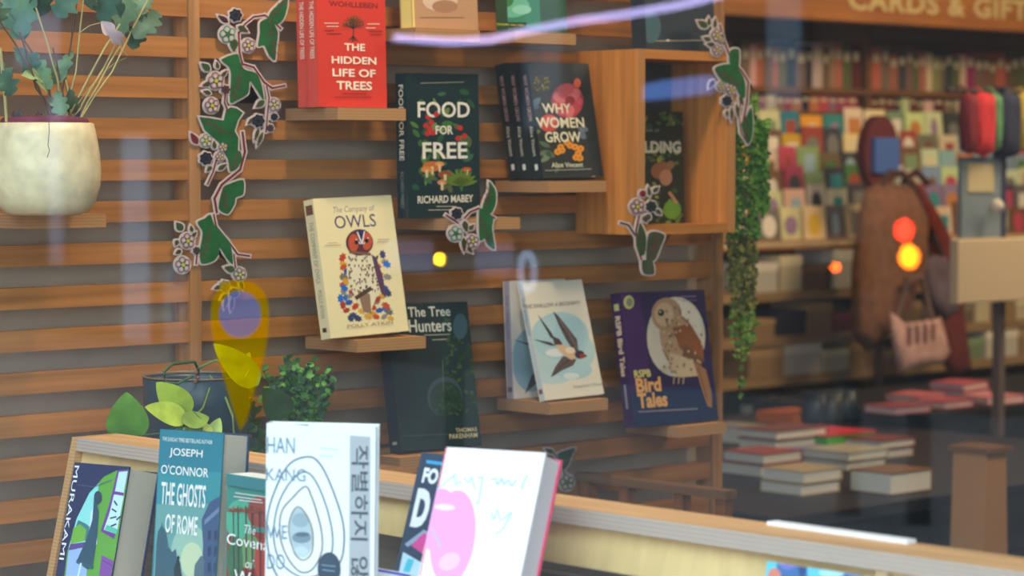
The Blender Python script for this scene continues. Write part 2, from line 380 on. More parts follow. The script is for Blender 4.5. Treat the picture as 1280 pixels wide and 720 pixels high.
# Why Women Grow, three copies
GRN = (36,44,44)
for n in (2, 1, 0):
    lab = ['front Why Women Grow book, dark cover with pink peony facing out', 'middle Why Women Grow book, only its spine showing', 'rearmost Why Women Grow book, leftmost dark spine of the three'][n]
    b = Book(lab, (2.9489-(.0, .004, .006)[n], 3.086+.0255*n, 1.4655+lift(.024,10.4)), .1425, .197, .024, 0, 10.4, -.6, cover=GRN, spine=(32,44,50), group='dark flower books in a stack of three')
    b.spine_text('WHY WOMEN GROW', .10, .50, (220,170,160), .3, .68, .008); b.spine_text('Alice Vincent', .54, .80, (220,215,195), .32, .68); b.spine_rect(.87, .92, .35, .65, (225,225,215))
    if n == 0:
        random.seed(5)
        b.poly([(653,83),(727,83),(730,105),(655,106)], (30,46,54))
        for x, y, L, wd, a, c in [(672,128,20,4,2.9,(84,112,120)),(675,134,18,4,3.3,(70,96,112)),(676,122,16,4,2.4,(92,118,128)),(722,160,14,4,.2,(110,120,140)),(724,165,12,4,.8,(96,112,134)),(676,164,14,3,3.0,(120,130,60)),(690,190,18,3.5,3.0,(96,116,92)),(690,192,18,3.5,2.5,(110,130,104)),(694,196,14,3.5,3.6,(96,116,92)),(688,184,16,3,3.6,(84,104,82)),(700,204,14,2.5,2,(92,108,80))]: blob_leaf(b, x, y, L, wd, a, c)
        b.up(); b.ell(677,105,12.5,11,(70,62,28)); 
        for k in range(30): b.ell(677+random.uniform(-9,9),105+random.uniform(-8,8),1.5,1.2,random.choice([(170,150,60),(120,104,40)]),6)
        b.lay = 8
        b.ell(709,126,20,22,(176,58,72))
        for k in range(9):
            a = k*.7; b.ell(709+10*math.cos(a),126+12*math.sin(a),9,7,[(206,86,96),(190,66,80),(222,112,118)][k%3],16,a*57)
        b.ell(708,112,9,7,(200,80,92)); b.ell(712,126,6,6,(150,40,58)); b.ell(686,154,12,11,(206,66,52)); b.ell(688,150,6,5,(226,100,80))
        b.ell(721,104,4.5,6,(224,100,70))
        for x, y in ((702,188),(712,182),(708,178),(718,184),(722,192),(725,186),(719,197),(700,184),(724,198),(696,190)): b.ell(x,y,4.4,4.2,(236,150,40),10); b.ell(x,y,1.5,1.5,(190,100,30),6)
        b.lay = 40
        CR = (236,226,190)
        b.text('WHY', 676, 129.5, 713.5, 142, CR, .022); b.text('WOMEN', 668.5, 147, 730, 160, CR, .022); b.text('GROW', 679.5, 165, 726, 178, CR, .022)
        b.text('Alice Vincent', 688, 203.5, 728, 209, (225,225,195), .012); b.line([(680,213.5),(738,211.5)],.9,(170,170,160)); b.ell(741,221,2.5,1,(150,150,140),8)
    b.done()

# Wilding book inside the box shelf
b = Book('dark green Wilding book with a bird, inside the box shelf', (3.195, 3.115, 1.3885), .13, .197, .022, 0, 2, 0, cover=(36,46,34), spine=(26,36,30))
random.seed(9)
for k in range(170):
    if k % 28 == 0: b.up()
    x = random.uniform(752,853); y = random.choice([random.uniform(141,160), random.uniform(180,205), random.uniform(225,278)])
    blob_leaf(b, x, y, random.uniform(5,11), random.uniform(1.5,3), random.uniform(0,6.28), random.choice([(84,116,46),(130,150,56),(60,90,46),(110,110,54),(160,170,76)]))
b.up(); b.ell(826,213,13,11,(150,96,60),20,-20); b.ell(832,222,8,10,(186,130,96)); b.ell(838,206,5,5,(140,110,70)); b.ell(840,262,11,12,(110,160,50)); b.ell(818,240,9,5,(60,64,40)); b.line([(836,240),(846,254)],4,(190,140,100))
b.text('THE BOOK OF', 790, 161, 824, 165, (150,160,130), .01)
b.text('WILDING', 783, 176, 851, 191.5, (214,208,186), .045); b.done()

# Owls
CRM = (246,228,176)
b = Book('cream Company of Owls book with a colourful owl among oak leaves', (2.4944, 3.086, 1.2195+lift(.024,9.4)+.0005), .1612, .2189, .024, .6, 9.4, -1.6, cover=CRM, spine=(240,222,176), page=(235,225,200))
b.spine_rect(.04,.11,.15,.85,(120,80,60)); b.spine_text('THE COMPANY OF OWLS', .16, .60, (150,150,140), .3, .7); b.spine_text('POLLY ATKIN', .65, .85, (170,160,140), .3, .7); b.spine_rect(.92,.95,.3,.7,(90,60,50))
b.text('The Company of', 416, 258.6, 469, 265.4, (160,140,150), .004, .25)
b.text('OWLS', 417, 270, 470.5, 283, (90,78,120), .004)
NV = (40,44,96)
random.seed(11)
cols = [(196,64,38),(222,160,50),(52,84,168),(120,110,104),(206,80,40),(150,140,130),(40,110,190),(176,60,44),(60,66,110),(226,170,60)]
def oak(b, x, y, r, a, c):
    P = []
    for k in range(22):
        t = 2*PI*k/22; rr = r*(.8+.2*math.cos(7*t)); P.append((x+rr*math.cos(t)*math.cos(a)-rr*.7*math.sin(t)*math.sin(a), y+rr*math.cos(t)*math.sin(a)+rr*.7*math.sin(t)*math.cos(a)))
    b.pts([b.loc(*p) for p in P], b.mt(c))
spots = [(427+random.uniform(-3,6), 322+i*8.5) for i in range(8)]+[(478+random.uniform(-8,5), 318+i*8.5) for i in range(9)]+[(433,388),(441,394),(452,389),(444,383),(466,392),(474,388),(486,390),(470,396),(480,396),(432,372),(440,366),(447,398),(460,396),(466,384),(478,370),(482,362),(430,346),(429,334),(484,346),(483,330),(476,352),(438,398),(488,398),(474,342),(432,352),(436,378),(458,384),(482,382),(437,370),(430,360),(472,374),(484,366)]
for i, (x, y) in enumerate(spots):
    if i % 6 == 0: b.up()
    oak(b, x, y, random.uniform(5,7), random.uniform(0,3), cols[i % 10])
b.up()
b.poly([(434,322),(438,318),(466,316),(473,330),(476,352),(470,372),(462,392),(455,392),(448,376),(438,362),(433,342)], (240,226,190))
for k in range(95):
    y = random.uniform(320,366); x = random.uniform(435,473); 
    b.pts([b.loc(x-1.1,y-1.5), b.loc(x+1.1,y-1.5), b.loc(x,y+2.4)], b.mt(random.choice([(80,60,60),(60,50,70),(120,80,60)])))
b.up(); b.poly([(464,318),(470,322),(479,350),(482,372),(476,366),(470,345)], (96,62,92)); b.poly([(446,362),(462,368),(464,392),(454,390)], (150,116,90)); b.line([(444,373),(464,360)],5,(84,62,50))
b.ell(449,303,17,16.5,(92,46,62)); b.ell(441.5,303.5,6.5,11,(204,84,52)); b.ell(458,301.5,6.5,11,(204,84,52)); b.poly([(444,288),(456,287),(451,304)], NV)
b.line([(446,290),(452,305)],1.6,(245,235,225)); b.line([(455,289),(452,305)],1.6,(245,235,225)); b.line([(444,299),(451,306)],1.3,(240,225,225)); b.line([(460,297),(453,306)],1.3,(240,225,225))
b.ell(445,303,2.6,2.8,(20,20,34),12); b.ell(457.5,301,2.6,2.8,(20,20,34),12); b.poly([(450,305),(453.5,305),(452,312)],(60,40,70)); b.line([(436,315),(463,318)],3,(140,90,70))
for i,(x,y,L) in enumerate(((409,304,12),(405,307,20),(471,299.5,15),(471,302.5,13))): b.line([(x,y),(x+L,y-.5)],.9,(190,170,140))
b.text('POLLY ATKIN', 433, 406, 490.5, 405, (170,150,120), .01)
b.done()

# Tree Hunters
b = Book('large dark green Tree Hunters book with a globe of foliage', (2.647, 3.098, 1.0295+lift(.03,10.4)), .165, .2388, .03, -3.4, 10.4, 1.0, cover=(34,52,54), spine=(30,46,56), rough=.4, page=(190,170,120))
random.seed(13)
for k in range(150):
    if k % 30 == 0: b.up()
    y = random.uniform(398,520); x = random.uniform(552,600); blob_leaf(b, x, y, random.uniform(4,9), random.uniform(1,2.4), random.uniform(0,6.28), random.choice([(40,66,40),(54,80,48),(32,56,44),(66,90,54)]))
b.up(); b.ell(556,496,22,25,(60,78,84)); b.ell(557,499,20,22,(40,62,50))
for k in range(60): 
    a=random.uniform(0,6.28); r=random.uniform(0,17); blob_leaf(b,557+r*math.cos(a),500+r*math.sin(a),6,1.5,random.uniform(0,6.28),random.choice([(34,56,42),(46,70,48),(58,84,56)]))
b.up(); b.poly([(540,520),(556,520),(546,548),(528,550)],(28,44,46)); b.ell(575,408,9,16,(70,96,104)); b.line([(504,545),(600,541)],.8,(70,96,80)); b.line([(553,450),(554,490)],.8,(96,110,90))
b.text('The Tree', 509, 384, 563, 395, (222,222,206), .012); b.text('Hunters', 510, 400, 564.5, 414, (222,222,206), .012)
b.line([(530,419),(562,418)],1,(180,180,160)); b.line([(540,425),(558,424)],1,(180,180,160))
b.text('THOMAS', 569, 535.5, 596, 539, (215,200,160), .01); b.text('PAKENHAM', 561, 543, 596.5, 546.6, (215,200,160), .01)
b.spine_rect(.93,.95,.3,.7,(180,180,170)); b.done()

# swallow books
for n in (1, 0):
    if n == 0: b = Book('front cream book with a flying swallow on pale blue sky', (2.9525, 3.084, 1.094+lift(.014,14.9)+.0005), .1411, .2012, .014, .5, 14.9, -1.0, cover=(228,220,200), spine=(206,212,214), group='pair of swallow books')
    else: b = Book('second swallow book, half hidden behind the front one', (2.951, 3.159, 1.0945+lift(.018,3)), .13, .2, .018, 0, 3, 0, cover=(214,208,200), spine=(170,160,176), group='pair of swallow books')
    if n == 0:
        q = [(690,468,26,12,(190,212,214)),(704,440,40,30,(186,210,208)),(700,420,36,30,(172,204,208)),(716,462,24,12,(176,208,212)),(712,418,20,22,(164,198,206)),(694,441,12,5,(226,226,222)),(714,470,10,4,(220,226,222))]
        for x, y, rx, ry, c in q: b.ell(x, y, rx, ry, c)
        b.text('THE SWALLOW: A BIOGRAPHY', 655, 381, 726, 380.6, (130,122,112), .01)
        DK = (74,62,66)
        b.poly([(691,389),(697,394),(710,410),(721,424),(723,440),(716,438),(707,424),(698,406)], (92,78,78))
        b.line([(692,391),(704,412),(716,434)],1.3,(60,50,58)); b.line([(697,398),(712,418),(721,436)],1,(130,112,104))
        b.poly([(713,444),(720,450),(716,457),(704,462),(688,472),(694,458),(703,446)], (96,80,78)); b.line([(690,470),(704,455),(714,448)],1,(60,50,58))
        b.poly([(692,421),(697,426),(709,434),(720,440),(723,446),(714,450),(704,444),(695,434)], (216,182,146))
        b.poly([(690,420),(699,424),(703,431),(693,431)], (80,62,62)); b.poly([(671,392),(689,416),(693,424),(688,422)], DK); b.poly([(666,424),(688,428),(694,432),(688,432)], DK)
        b.ell(724,443,6,5,(50,44,66)); b.ell(727,445,3.4,3,(160,52,48)); b.poly([(730,443),(734,445),(730,446.5)],(40,36,50)); b.ell(712,438,6,4,(236,214,184))
        b.text('Stephen Moss', 716, 481.5, 753, 482, (150,140,130), 0)
        b.spine_text('THE SWALLOW', .12, .45, (110,110,120), .3, .7); b.spine_rect(.9,.94,.2,.8,(130,90,100))
    else:
        b.ell(664,450,24,40,(140,176,190)); b.poly([(640,424),(664,430),(664,433)],(80,70,80)); b.poly([(664,470),(672,462),(670,480),(656,492)],(70,66,80))
        b.spine_text('THE SWALLOW', .12, .5, (110,100,120), .3, .7); b.spine_rect(.9,.94,.2,.8,(120,84,92))
    b.done()

# Bird Tales
PU = (46,38,78)
b = Book('large purple RSPB Bird Tales book with an owl in a pale circle', (3.1751, 3.093, 1.032+lift(.024,9.3)+.0005), .2149, .2358, .024, -.1, 9.3, .5, cover=PU, spine=(62,34,84), rough=.4)
b.poly([(772,360),(800,360),(812,470),(786,500)], (66,38,92)); b.poly([(785,490),(900,480),(902,540),(785,545)], (30,46,84))
b.ell(845,421,36.5,50,(206,196,178)); b.ell(850,410,26,34,(216,208,192))
b.ell(850,430,23,40,(150,112,82),30,-18); b.ell(846,425,20,34,(176,144,112),30,-18); b.ell(833,393,19,21,(170,136,104)); b.ell(830,393,12,15,(196,164,132)); b.ell(826,391,4,4.4,(40,44,34),14); b.ell(825,390,1.4,1.4,(190,200,160),8)
b.poly([(831,398),(835,398),(834,408)],(110,84,64)); b.poly([(840,410),(862,404),(878,430),(880,452),(866,448),(850,436)],(140,84,52)); b.poly([(856,430),(880,450),(874,462),(852,448)],(112,78,56))
b.poly([(836,440),(866,450),(872,470),(850,472),(836,462)],(196,172,140)); b.poly([(868,452),(882,462),(889,490),(890,510),(884,508),(874,478)],(156,112,80)); b.line([(872,458),(884,500)],1.2,(110,76,56))
random.seed(4)
for k in range(60):
    x, y = random.uniform(826,876), random.uniform(384,465); b.ell(x, y, 1.2, 1.8, random.choice([(120,88,64),(206,180,150),(140,100,70)]), 6)
b.lay = 34
for x in (842,848,854): b.line([(x,470),(x-1,480)],1.4,(190,160,120))
b.ell(785,378,6.5,8.5,(190,186,110)); b.ell(786,378,4,5.5,(120,130,110)); b.line([(848,371),(869,370.5)],1,(150,130,170)); b.line([(852,376),(870,375.5)],.8,(120,100,150))
b.text('RSPB', 791, 463, 813, 471, (216,206,130), .03); b.text('Bird', 793, 473, 826, 489, (230,170,104), .035); b.text('Tales', 795, 492, 834, 508, (230,170,104), .035)
b.line([(797,515),(871,511)],1,(170,160,170))
b.spine_text('RSPB Bird Tales', .17, .62, (226,200,170), .25, .78, .035); b.spine_rect(.08,.13,.25,.75,(190,190,120)); b.spine_rect(.68,.86,.4,.6,(150,150,160)); b.done()

# ------------------------------------------------------------------ books in the window rack
def ext(O, up_, d): return tuple(np.array(O)-np.array(up_)*d)
def rackbook(label, O, zb, w, hvis, t, yaw, lean, roll, **kw):
    R = np.array(Matrix.Rotation(math.radians(-90+yaw), 3, 'Z') @ Matrix.Rotation(math.radians(-lean), 3, 'X') @ Matrix.Rotation(math.radians(roll), 3, 'Y'))
    d = (O[2]-zb-lift(t, lean)-w*max(0, math.sin(math.radians(roll)))-.0005)/R[2, 2]
    return Book(label, ext(O, R[:, 2], d), w, hvis+d, t, yaw, lean, roll, base=-90, **kw)
# Murakami
b = rackbook('navy Murakami hardback with arched window picture, leftmost in the rack', (1.785, 2.766, .9752), .93, .1126, .1419, .05, 3.4, 13.7, -1.8, cover=(34,42,84), spine=(30,38,76), page=(200,194,178))
x0 = 0
b.poly([(161,587),(146,588),(130,596),(112,616),(96,648),(84,690),(78,740),(150,760)], (96,160,60))
b.poly([(124,604),(112,616),(96,648),(86,684),(108,690),(116,640),(122,618)], (140,216,214)); b.poly([(98,650),(108,655),(114,660),(110,676),(88,676)], (60,120,130)); b.poly([(92,660),(100,655),(108,662),(106,676),(88,680)], (110,170,60))
b.poly([(88,680),(112,677),(112,683),(86,688)], (96,70,140)); b.poly([(86,688),(112,684),(106,740),(80,740)], (150,180,230))
b.poly([(147,588),(161,587.5),(150,640),(143,674),(126,664),(137,630)], (110,60,140)); b.poly([(149,590),(160,589),(155,616),(144,614)], (190,225,245)); b.poly([(143,618),(155,620),(146,668),(130,662),(137,642)], (196,228,240)); b.poly([(134,656),(148,662),(146,668),(131,662)], (90,190,160))
for a in ((146,640,140,636),(146,646,138,648),(147,632,143,626),(146,650,152,645),(146,655,139,658)): b.line([(a[0],a[1]),(a[2],a[3])],2,(40,60,70))
b.poly([(114,640),(118,634),(122,650),(122,680),(108,690),(112,664)], (205,225,235))
b.poly([(118,624),(123,614),(127,616),(128,626),(122,632),(124,640),(122,672),(116,710),(110,712),(96,702),(108,676),(116,650)], (44,76,96)); b.ell(123,622,5,8,(40,62,84))
b.poly([(96,700),(118,708),(116,712),(96,704)], (40,90,100)); b.line([(102,704),(98,722)],2.4,(200,226,236)); b.poly([(128,694),(144,702),(140,740),(122,740)], (130,76,160)); b.line([(128,700),(142,708)],1,(96,50,130))
b.line([(98,606),(118,609)],.8,(80,90,130)); b.line([(118,609),(140,600)],.8,(80,90,130))
b.text('MURAKAMI', 94.5, 582, 80.5, 700, (238,238,240), .0, rot=True)
b.done()
# Ghosts of Rome
b = rackbook('teal Ghosts of Rome hardback standing tall in the rack', (1.78, 2.5478, 1.0021), .93, .1166, .1728, .042, 4.2, 6.1, -1.6, cover=(40,122,140), spine=(30,90,104), back=(34,60,92), page=(200,192,175))
b.poly([(198,590),(280,590),(276,640),(196,640)], (54,140,150)); b.poly([(196,630),(280,630),(275,760),(190,760)], (104,158,156)); b.ell(238,690,24,34,(150,186,170)); b.ell(240,700,14,22,(190,206,170))
b.poly([(262,628),(278,618),(275,760),(250,760),(254,680),(252,650)], (62,84,120)); b.poly([(256,650),(276,632),(276,638),(256,656)], (110,130,160))
for k in range(6): b.poly([(260+(k%2)*8,664+(k//2)*20),(264+(k%2)*8,662+(k//2)*20),(264+(k%2)*8,674+(k//2)*20),(260+(k%2)*8,676+(k//2)*20)], (40,58,92))
b.poly([(192,760),(196,680),(198,664),(202,658),(203,652),(204,658),(208,664),(211,684),(216,690),(220,686),(222,700),(226,704),(228,760)], (58,92,108)); b.poly([(240,760),(244,706),(252,694),(256,700),(254,760)], (80,104,118))
b.poly([(221,702),(223,696),(225,702),(228,720),(226,740),(219,740),(218,712)], (32,52,60)); b.ell(223.5,697,1.8,2.2,(30,48,56),10); b.ell(222,728,10,6,(40,72,80))
Wt = (238,240,236)
b.text('THE SUNDAY TIMES BESTSELLING AUTHOR', 204, 546, 266, 555.5, Wt, 0); b.text('JOSEPH', 213, 559.5, 253.5, 575, Wt, .008); b.text("O'CONNOR", 202.5, 580.5, 261, 597, Wt, .008)
b.text('THE GHOSTS', 203, 602, 257, 635.5, Wt, .015); b.text('OF ROME', 208, 642, 247, 670, Wt, .015); b.done()
# Covenant of Water
b = rackbook('red and green Covenant of Water paperback beside the teal hardback', (1.79, 2.4142, 1.012), .93, .125, .1206, .036, 0, 2.3, 0, cover=(60,140,130), spine=(60,120,110), page=(236,232,222), hard=False)
random.seed(21)
b.poly([(284,660),(345,668),(345,760),(282,760)], (150,50,44)); b.ell(300,650,18,26,(80,170,140)); b.ell(325,640,16,20,(150,70,60)); b.ell(312,690,14,22,(110,150,96)); b.ell(294,700,10,30,(60,110,80)); b.ell(330,700,12,26,(176,64,52))
for x in (292,298,308,316,326,333): 
    b.line([(x,640),(x+1,740)],1.3,(66,40,44))
    for k in range(7): a=-PI+k*PI/6; b.line([(x,640),(x+8*math.cos(a),638+7*math.sin(a)*(.8 if k%2 else .4))],1.7,random.choice([(120,60,40),(176,64,48),(90,70,50)]))
b.poly([(285,592),(345,602),(345,616),(285,606)], (56,124,130)); b.lay = 24
b.text('THE MILLION-COPY BESTSELLER', 288, 600.5, 345, 614, (230,238,240), .01)
for i, (x, y) in enumerate(((295,616),(293,620.5),(300,625))): b.line([(x,y),(x+40-i*5,y+5.5-i)],1.1,(225,215,205))
b.text('The', 307, 655.5, 320.5, 668.6, (240,240,235), 0, .3); b.text('Covenant', 285, 666, 352, 692, (240,242,238), .008); b.text('of', 308, 698, 319, 711.7, (240,240,235), 0, .3); b.text('Water', 294, 711.7, 348, 742, (240,242,238), .008)
b.done()
# We Do Not Part
b = rackbook('pale Han Kang book with ringed drawing and Korean title strip', (1.69, 2.2061, 1.0499), .99, .1204, .1648, .024, 39.7, .6, .7, cover=(240,248,250), spine=(225,238,242), page=(235,235,230), rough=.35)
LN = (84,100,116)
def ring(b, P, wd, c, n=48):
    # closed Catmull-Rom through P
    Q = []
    m = len(P)
    for i in range(m):
        p0, p1, p2, p3 = [np.array(P[(i+j-1) % m], float) for j in range(4)]
        for t in np.linspace(0, 1, 7)[:-1]: Q.append(tuple(.5*((2*p1)+(-p0+p2)*t+(2*p0-5*p1+4*p2-p3)*t*t+(-p0+3*p1-3*p2+p3)*t**3)))
    b.line(Q+[Q[0]], wd, c)
ring(b, [(385,571),(400,580),(415,610),(428,650),(430,680),(424,705),(400,735),(360,735),(338,700),(334,650),(345,610),(362,580)], 2.2, LN)
ring(b, [(382,590),(396,604),(410,640),(416,680),(406,712),(380,722),(352,704),(342,670),(348,630),(365,600)], 2.0, LN)
b.ell(376,665,14.5,32,(176,196,204),30,-8); b.ell(376,650,11,9,(150,172,184)); b.ell(377,672,12,7,(120,144,156)); b.ell(378,668,9,3,(84,108,122)); b.ell(376,690,10,7,(196,214,218))
ring(b, [(382,608),(390,622),(396,640),(402,665),(402,690),(390,712),(374,714),(358,694),(350,668),(352,640),(366,622)], 2, (120,112,100))
ring(b, [(372,633),(384,645),(391,665),(390,690),(380,700),(370,694),(362,672),(362,650)], 1.6, (140,116,84))
b.text('HAN', 334, 546, 368.5, 567, (104,132,156), .0); b.text('KANG', 333, 585, 382, 602, (104,132,156), 0); b.text('WE', 334, 656, 359, 674, (104,132,156), 0); b.text('DO', 334, 692, 356, 712, (104,132,156), 0)
b.line([(400,560),(423,562)],1.2,(180,212,226)); b.line([(400,569),(418,571)],1.2,(180,212,226)); b.line([(362,528.6),(386,531)],2,(60,80,100))
b.poly([(437.5,544),(463,546),(462,760),(436,760)], (176,182,188))
b.text('작별하지', 440, 556, 460, 676, (70,78,88), .012, rot=True); b.text('않는다', 439, 695, 460, 785, (70,78,88), .012, rot=True)
b.ell(411.5,711,14.5,21,(44,66,86)); b.line([(402,706),(420,708)],1.3,(120,150,170)); b.line([(403,712),(419,714)],1.3,(120,150,170)); b.done()
# dark book behind pink one
b = rackbook('navy book with bold white capitals, tucked behind the white and pink book', (1.80, 2.12, 1.046), .99, .13, .139, .018, 0, 17.1, 0, cover=(34,58,84), spine=(30,52,76))
b.poly([(533,575),(600,584),(600,588),(533,579)], (50,160,214)); b.text('FO', 531, 584, 545.5, 606, (235,240,242), .05); b.text('D', 523, 610, 531, 661, (235,240,242), .06)
b.poly([(506,680),(530,662),(560,680),(560,690),(530,668),(510,684)], (150,165,190)); b.poly([(514,682),(530,666),(560,684),(548,706)], (216,70,150)); b.poly([(504,690),(530,705),(524,760),(490,760)], (190,220,236)); b.poly([(510,698),(518,700),(512,716),(504,714)], (70,190,210)); b.poly([(498,716),(508,718),(504,740),(494,740)], (230,90,160)); b.done()
# white and pink book
b = rackbook('white book with pink oval and blue handwriting, pink back board', (1.75, 2.0197, 1.0675), .99, .134, .1365, .031, 8, 20.5, -1.5, cover=(246,240,242), spine=(226,80,100), back=(230,76,112), page=(214,206,210), rough=.4)
b.line([(560,551),(525,720)],1.6,(226,70,96)); b.ell(566,672,28,60,(242,160,214),36,8); b.ell(548,650,24,40,(242,160,214),30,10); b.ell(556,634,13,4,(250,214,232),20,4); b.ell(562,702,14,10,(248,190,226),20,-30)
BL = (165,205,230)
def scrib(P, wd=1.3): b.line(P, wd, BL)
scrib([(546,612),(556,604),(566,596),(572,592)]); scrib([(568,596),(570,606),(574,602),(578,606)]); scrib([(580,596),(586,604),(590,596),(592,606),(596,612)]); scrib([(598,598),(604,596),(602,608),(598,630),(594,628)],1.6)
scrib([(614,600),(620,598),(622,606),(628,598),(630,606),(636,600),(640,608),(646,600)],1.8); scrib([(652,612),(656,600),(660,594)],1.8)
scrib([(614,640),(618,650),(622,636),(626,652)]); scrib([(628,650),(640,640),(630,660),(620,668)],1.4); scrib([(540,660),(552,686)],1.4)
b.done()
# book in lower right recess
b = Book('bright blue picture book tucked under the rack rail at lower right', (1.834, 1.645, .9325), .12, .181, .012, 0, 13, 0, base=-90, cover=(60,110,170), spine=(50,100,160), hard=False)
b.poly([(950,680),(975,684),(968,724),(945,724)], (90,200,222)); b.ell(985,702,11,10,(120,120,196)); b.ell(978,700,5,5,(210,200,240)); b.ell(968,720,8,10,(220,130,110)); b.poly([(1008,692),(1050,694),(1045,724),(1010,724)], (100,200,232)); b.ell(1040,716,16,6,(170,226,240)); b.ell(1003,706,5,16,(40,70,130)); b.ell(1068,712,10,12,(70,120,196)); b.done()
# leaflet lying on the rail, blue-edged booklet, black rounded stand
p0, p1 = PX(970,654,1.958), PX(1145,678,1.958)
tag(MB().box((1.944, p1[1], ZT+.0003), (1.958, p0[1], ZT+.004), M((250,250,250), .4)).build('leaflet'), 'thin white leaflet lying along the back of the rack rail', 'leaflet')
bb = empty('booklet', (1.79, 2.20, .9897)); tag(bb, 'white booklet with a blue edge showing between the middle window books', 'booklet')
q = PX(480, 711, 1.80)
MB().box((1.795, q[1]-.05, .9898), (1.799, q[1]+.03, q[2]), M((236,240,246), .5)).build('sheet', bb); sht = [o for o in bpy.data.objects if o.name.startswith('sheet')][0]
MB().box((1.7942, q[1]-.05, q[2]-.0025), (1.7949, q[1]+.03, q[2]), M((60,70,200), .5)).build('blue_edge', sht)
q = PX(688, 712, 1.87); q1 = PX(785, 722, 1.87)
st = MB(); ya, yb = q[1], q1[1]; P = []
for k in range(7): a = PI/2*k/6; P.append((1.80, ya-.014+.014*math.cos(PI-a-PI/2+PI/2) if 0 else ya-.014*(1-math.sin(a+PI/2)) , 0))
P = [(1.83, ya, .9305)]+[(1.83, ya-.014+.014*math.cos(PI/2*k/6), 1.058+.014*math.sin(PI/2*k/6)) for k in range(7)]+[(1.83, yb+.014-.014*math.sin(PI/2*k/6), 1.058+.014*math.cos(PI/2*k/6)) for k in range(7)]+[(1.83, yb, .9305)]
st.prism(P, (.012, 0, 0), M((44,36,34), .5)); tag(st.build('bookend'), 'dark brown rounded bookend low in the open rack', 'bookend')

# ------------------------------------------------------------------ yellow decal on the pane
fm = bpy.data.materials.new('film'); fm.use_nodes = True; nt = fm.node_tree; nt.nodes.clear()
def film(name, col, dcol, fac):
    m = bpy.data.materials.new(name); m.use_nodes = True; nt = m.node_tree; nt.nodes.clear()
    o_ = nt.nodes.new('ShaderNodeOutputMaterial'); x_ = nt.nodes.new('ShaderNodeMixShader'); t_ = nt.nodes.new('ShaderNodeBsdfTransparent'); d_ = nt.nodes.new('ShaderNodeBsdfDiffuse')
    t_.inputs[0].default_value = col+(1,); d_.inputs[0].default_value = dcol+(1,); x_.inputs[0].default_value = fac
    nt.links.new(t_.outputs[0], x_.inputs[1]); nt.links.new(d_.outputs[0], x_.inputs[2]); nt.links.new(x_.outputs[0], o_.inputs[0]); return m
yf = film('yellow_film', (1, .70, .03), (.85, .48, 0), .13); bf = film('blue_film', (.68, .62, .80), (.2, .2, .42), .28)
dc = MB(); XD = XP-.0006
P = []
for k in range(40):
    a = 2*PI*k/40; P.append((300+36*math.cos(a), 388+36*math.sin(a)) if a > PI or a < .01 else None)
P = [p for p in P if p]
P = [(264,388)]+[(300-36*math.cos(PI*k/20), 384-34*math.sin(PI*k/20)) for k in range(21)]+[(336,410),(332,440),(322,475),(312,515),(302,545),(292,515),(280,475),(269,440),(264,410)]
dk = tag(empty('map_pin_decal', tuple(PX(300,440,XD))), 'translucent yellow map-pin decal with a violet disc on the window', 'window decal')
C0 = [(300+26*math.cos(2*PI*k/32), 393+29*math.sin(2*PI*k/32)) for k in range(32)]
# ring between the outline and the disc, then the lower body
out_ = [PX(x, y, XD) for x, y in P]; inn = [PX(x, y, XD) for x, y in C0]
cx, cy = 300, 393
def ang(p): return math.atan2(p[1]-cy, p[0]-cx)
Ps = sorted(P, key=ang); 
def rad(a):
    best = None
    n = len(Ps)
    for i in range(n):
        (x0_, y0_), (x1_, y1_) = Ps[i], Ps[(i+1) % n]; dx, dy = x1_-x0_, y1_-y0_; c_, s_ = math.cos(a), math.sin(a); den = c_*dy-s_*dx
        if abs(den) < 1e-9: continue
        t = ((x0_-cx)*dy-(y0_-cy)*dx)/den; u = ((x0_-cx)*s_-(y0_-cy)*c_)/den
        if t > 0 and -1e-6 <= u <= 1+1e-6: best = t if best is None else max(best, t)
    return best
N_ = 96; r0, r1 = [], []
for k in range(N_):
    a = 2*PI*k/N_; r = rad(a); r0.append(PX(cx+26*math.cos(a), cy+29*math.sin(a), XD)); r1.append(PX(cx+r*math.cos(a), cy+r*math.sin(a), XD))
MB().grid([r0, r1], yf, True, False).build('yellow_pin', dk)
MB().face([tuple(v) for v in r0], bf).build('violet_disc', dk)

# ------------------------------------------------------------------ bramble cutouts
G_ = (30,98,52); G2 = (28,84,48); DR = (122,40,48); NVY = (30,34,46)
def outset(P, d):
    n = len(P); A = sum(P[i][0]*P[(i+1) % n][1]-P[(i+1) % n][0]*P[i][1] for i in range(n)); sg = 1 if A > 0 else -1; out = []
    for i in range(n):
        a, b_, c = np.array(P[i-1], float), np.array(P[i], float), np.array(P[(i+1) % n], float)
        u = (b_-a)/(np.linalg.norm(b_-a)+1e-6); v = (c-b_)/(np.linalg.norm(c-b_)+1e-6)
        n1 = np.array([u[1], -u[0]])*sg; n2 = np.array([v[1], -v[0]])*sg; m = n1+n2; L = np.linalg.norm(m)
        m = m/L if L > .2 else n1; k = 1/max(.55, float(m@n1)); out.append(tuple(b_+m*d*k))
    return out
def leafpoly(bx_, by_, tx, ty, wd, serr=5):
    L = math.hypot(tx-bx_, ty-by_); ux, uy = (tx-bx_)/L, (ty-by_)/L; nx, ny = -uy, ux; P = []
    for sgn in (1, -1):
        R_ = range(0, 2*serr+1) if sgn == 1 else range(2*serr-1, 0, -1)
        for i in R_:
            t = i/(2*serr); w_ = wd/2*math.sin(PI*min(1, t**.75))*(1.0 if i % 2 else .88)
            P.append((bx_+ux*L*t+nx*w_*sgn, by_+uy*L*t+ny*w_*sgn))
    return P
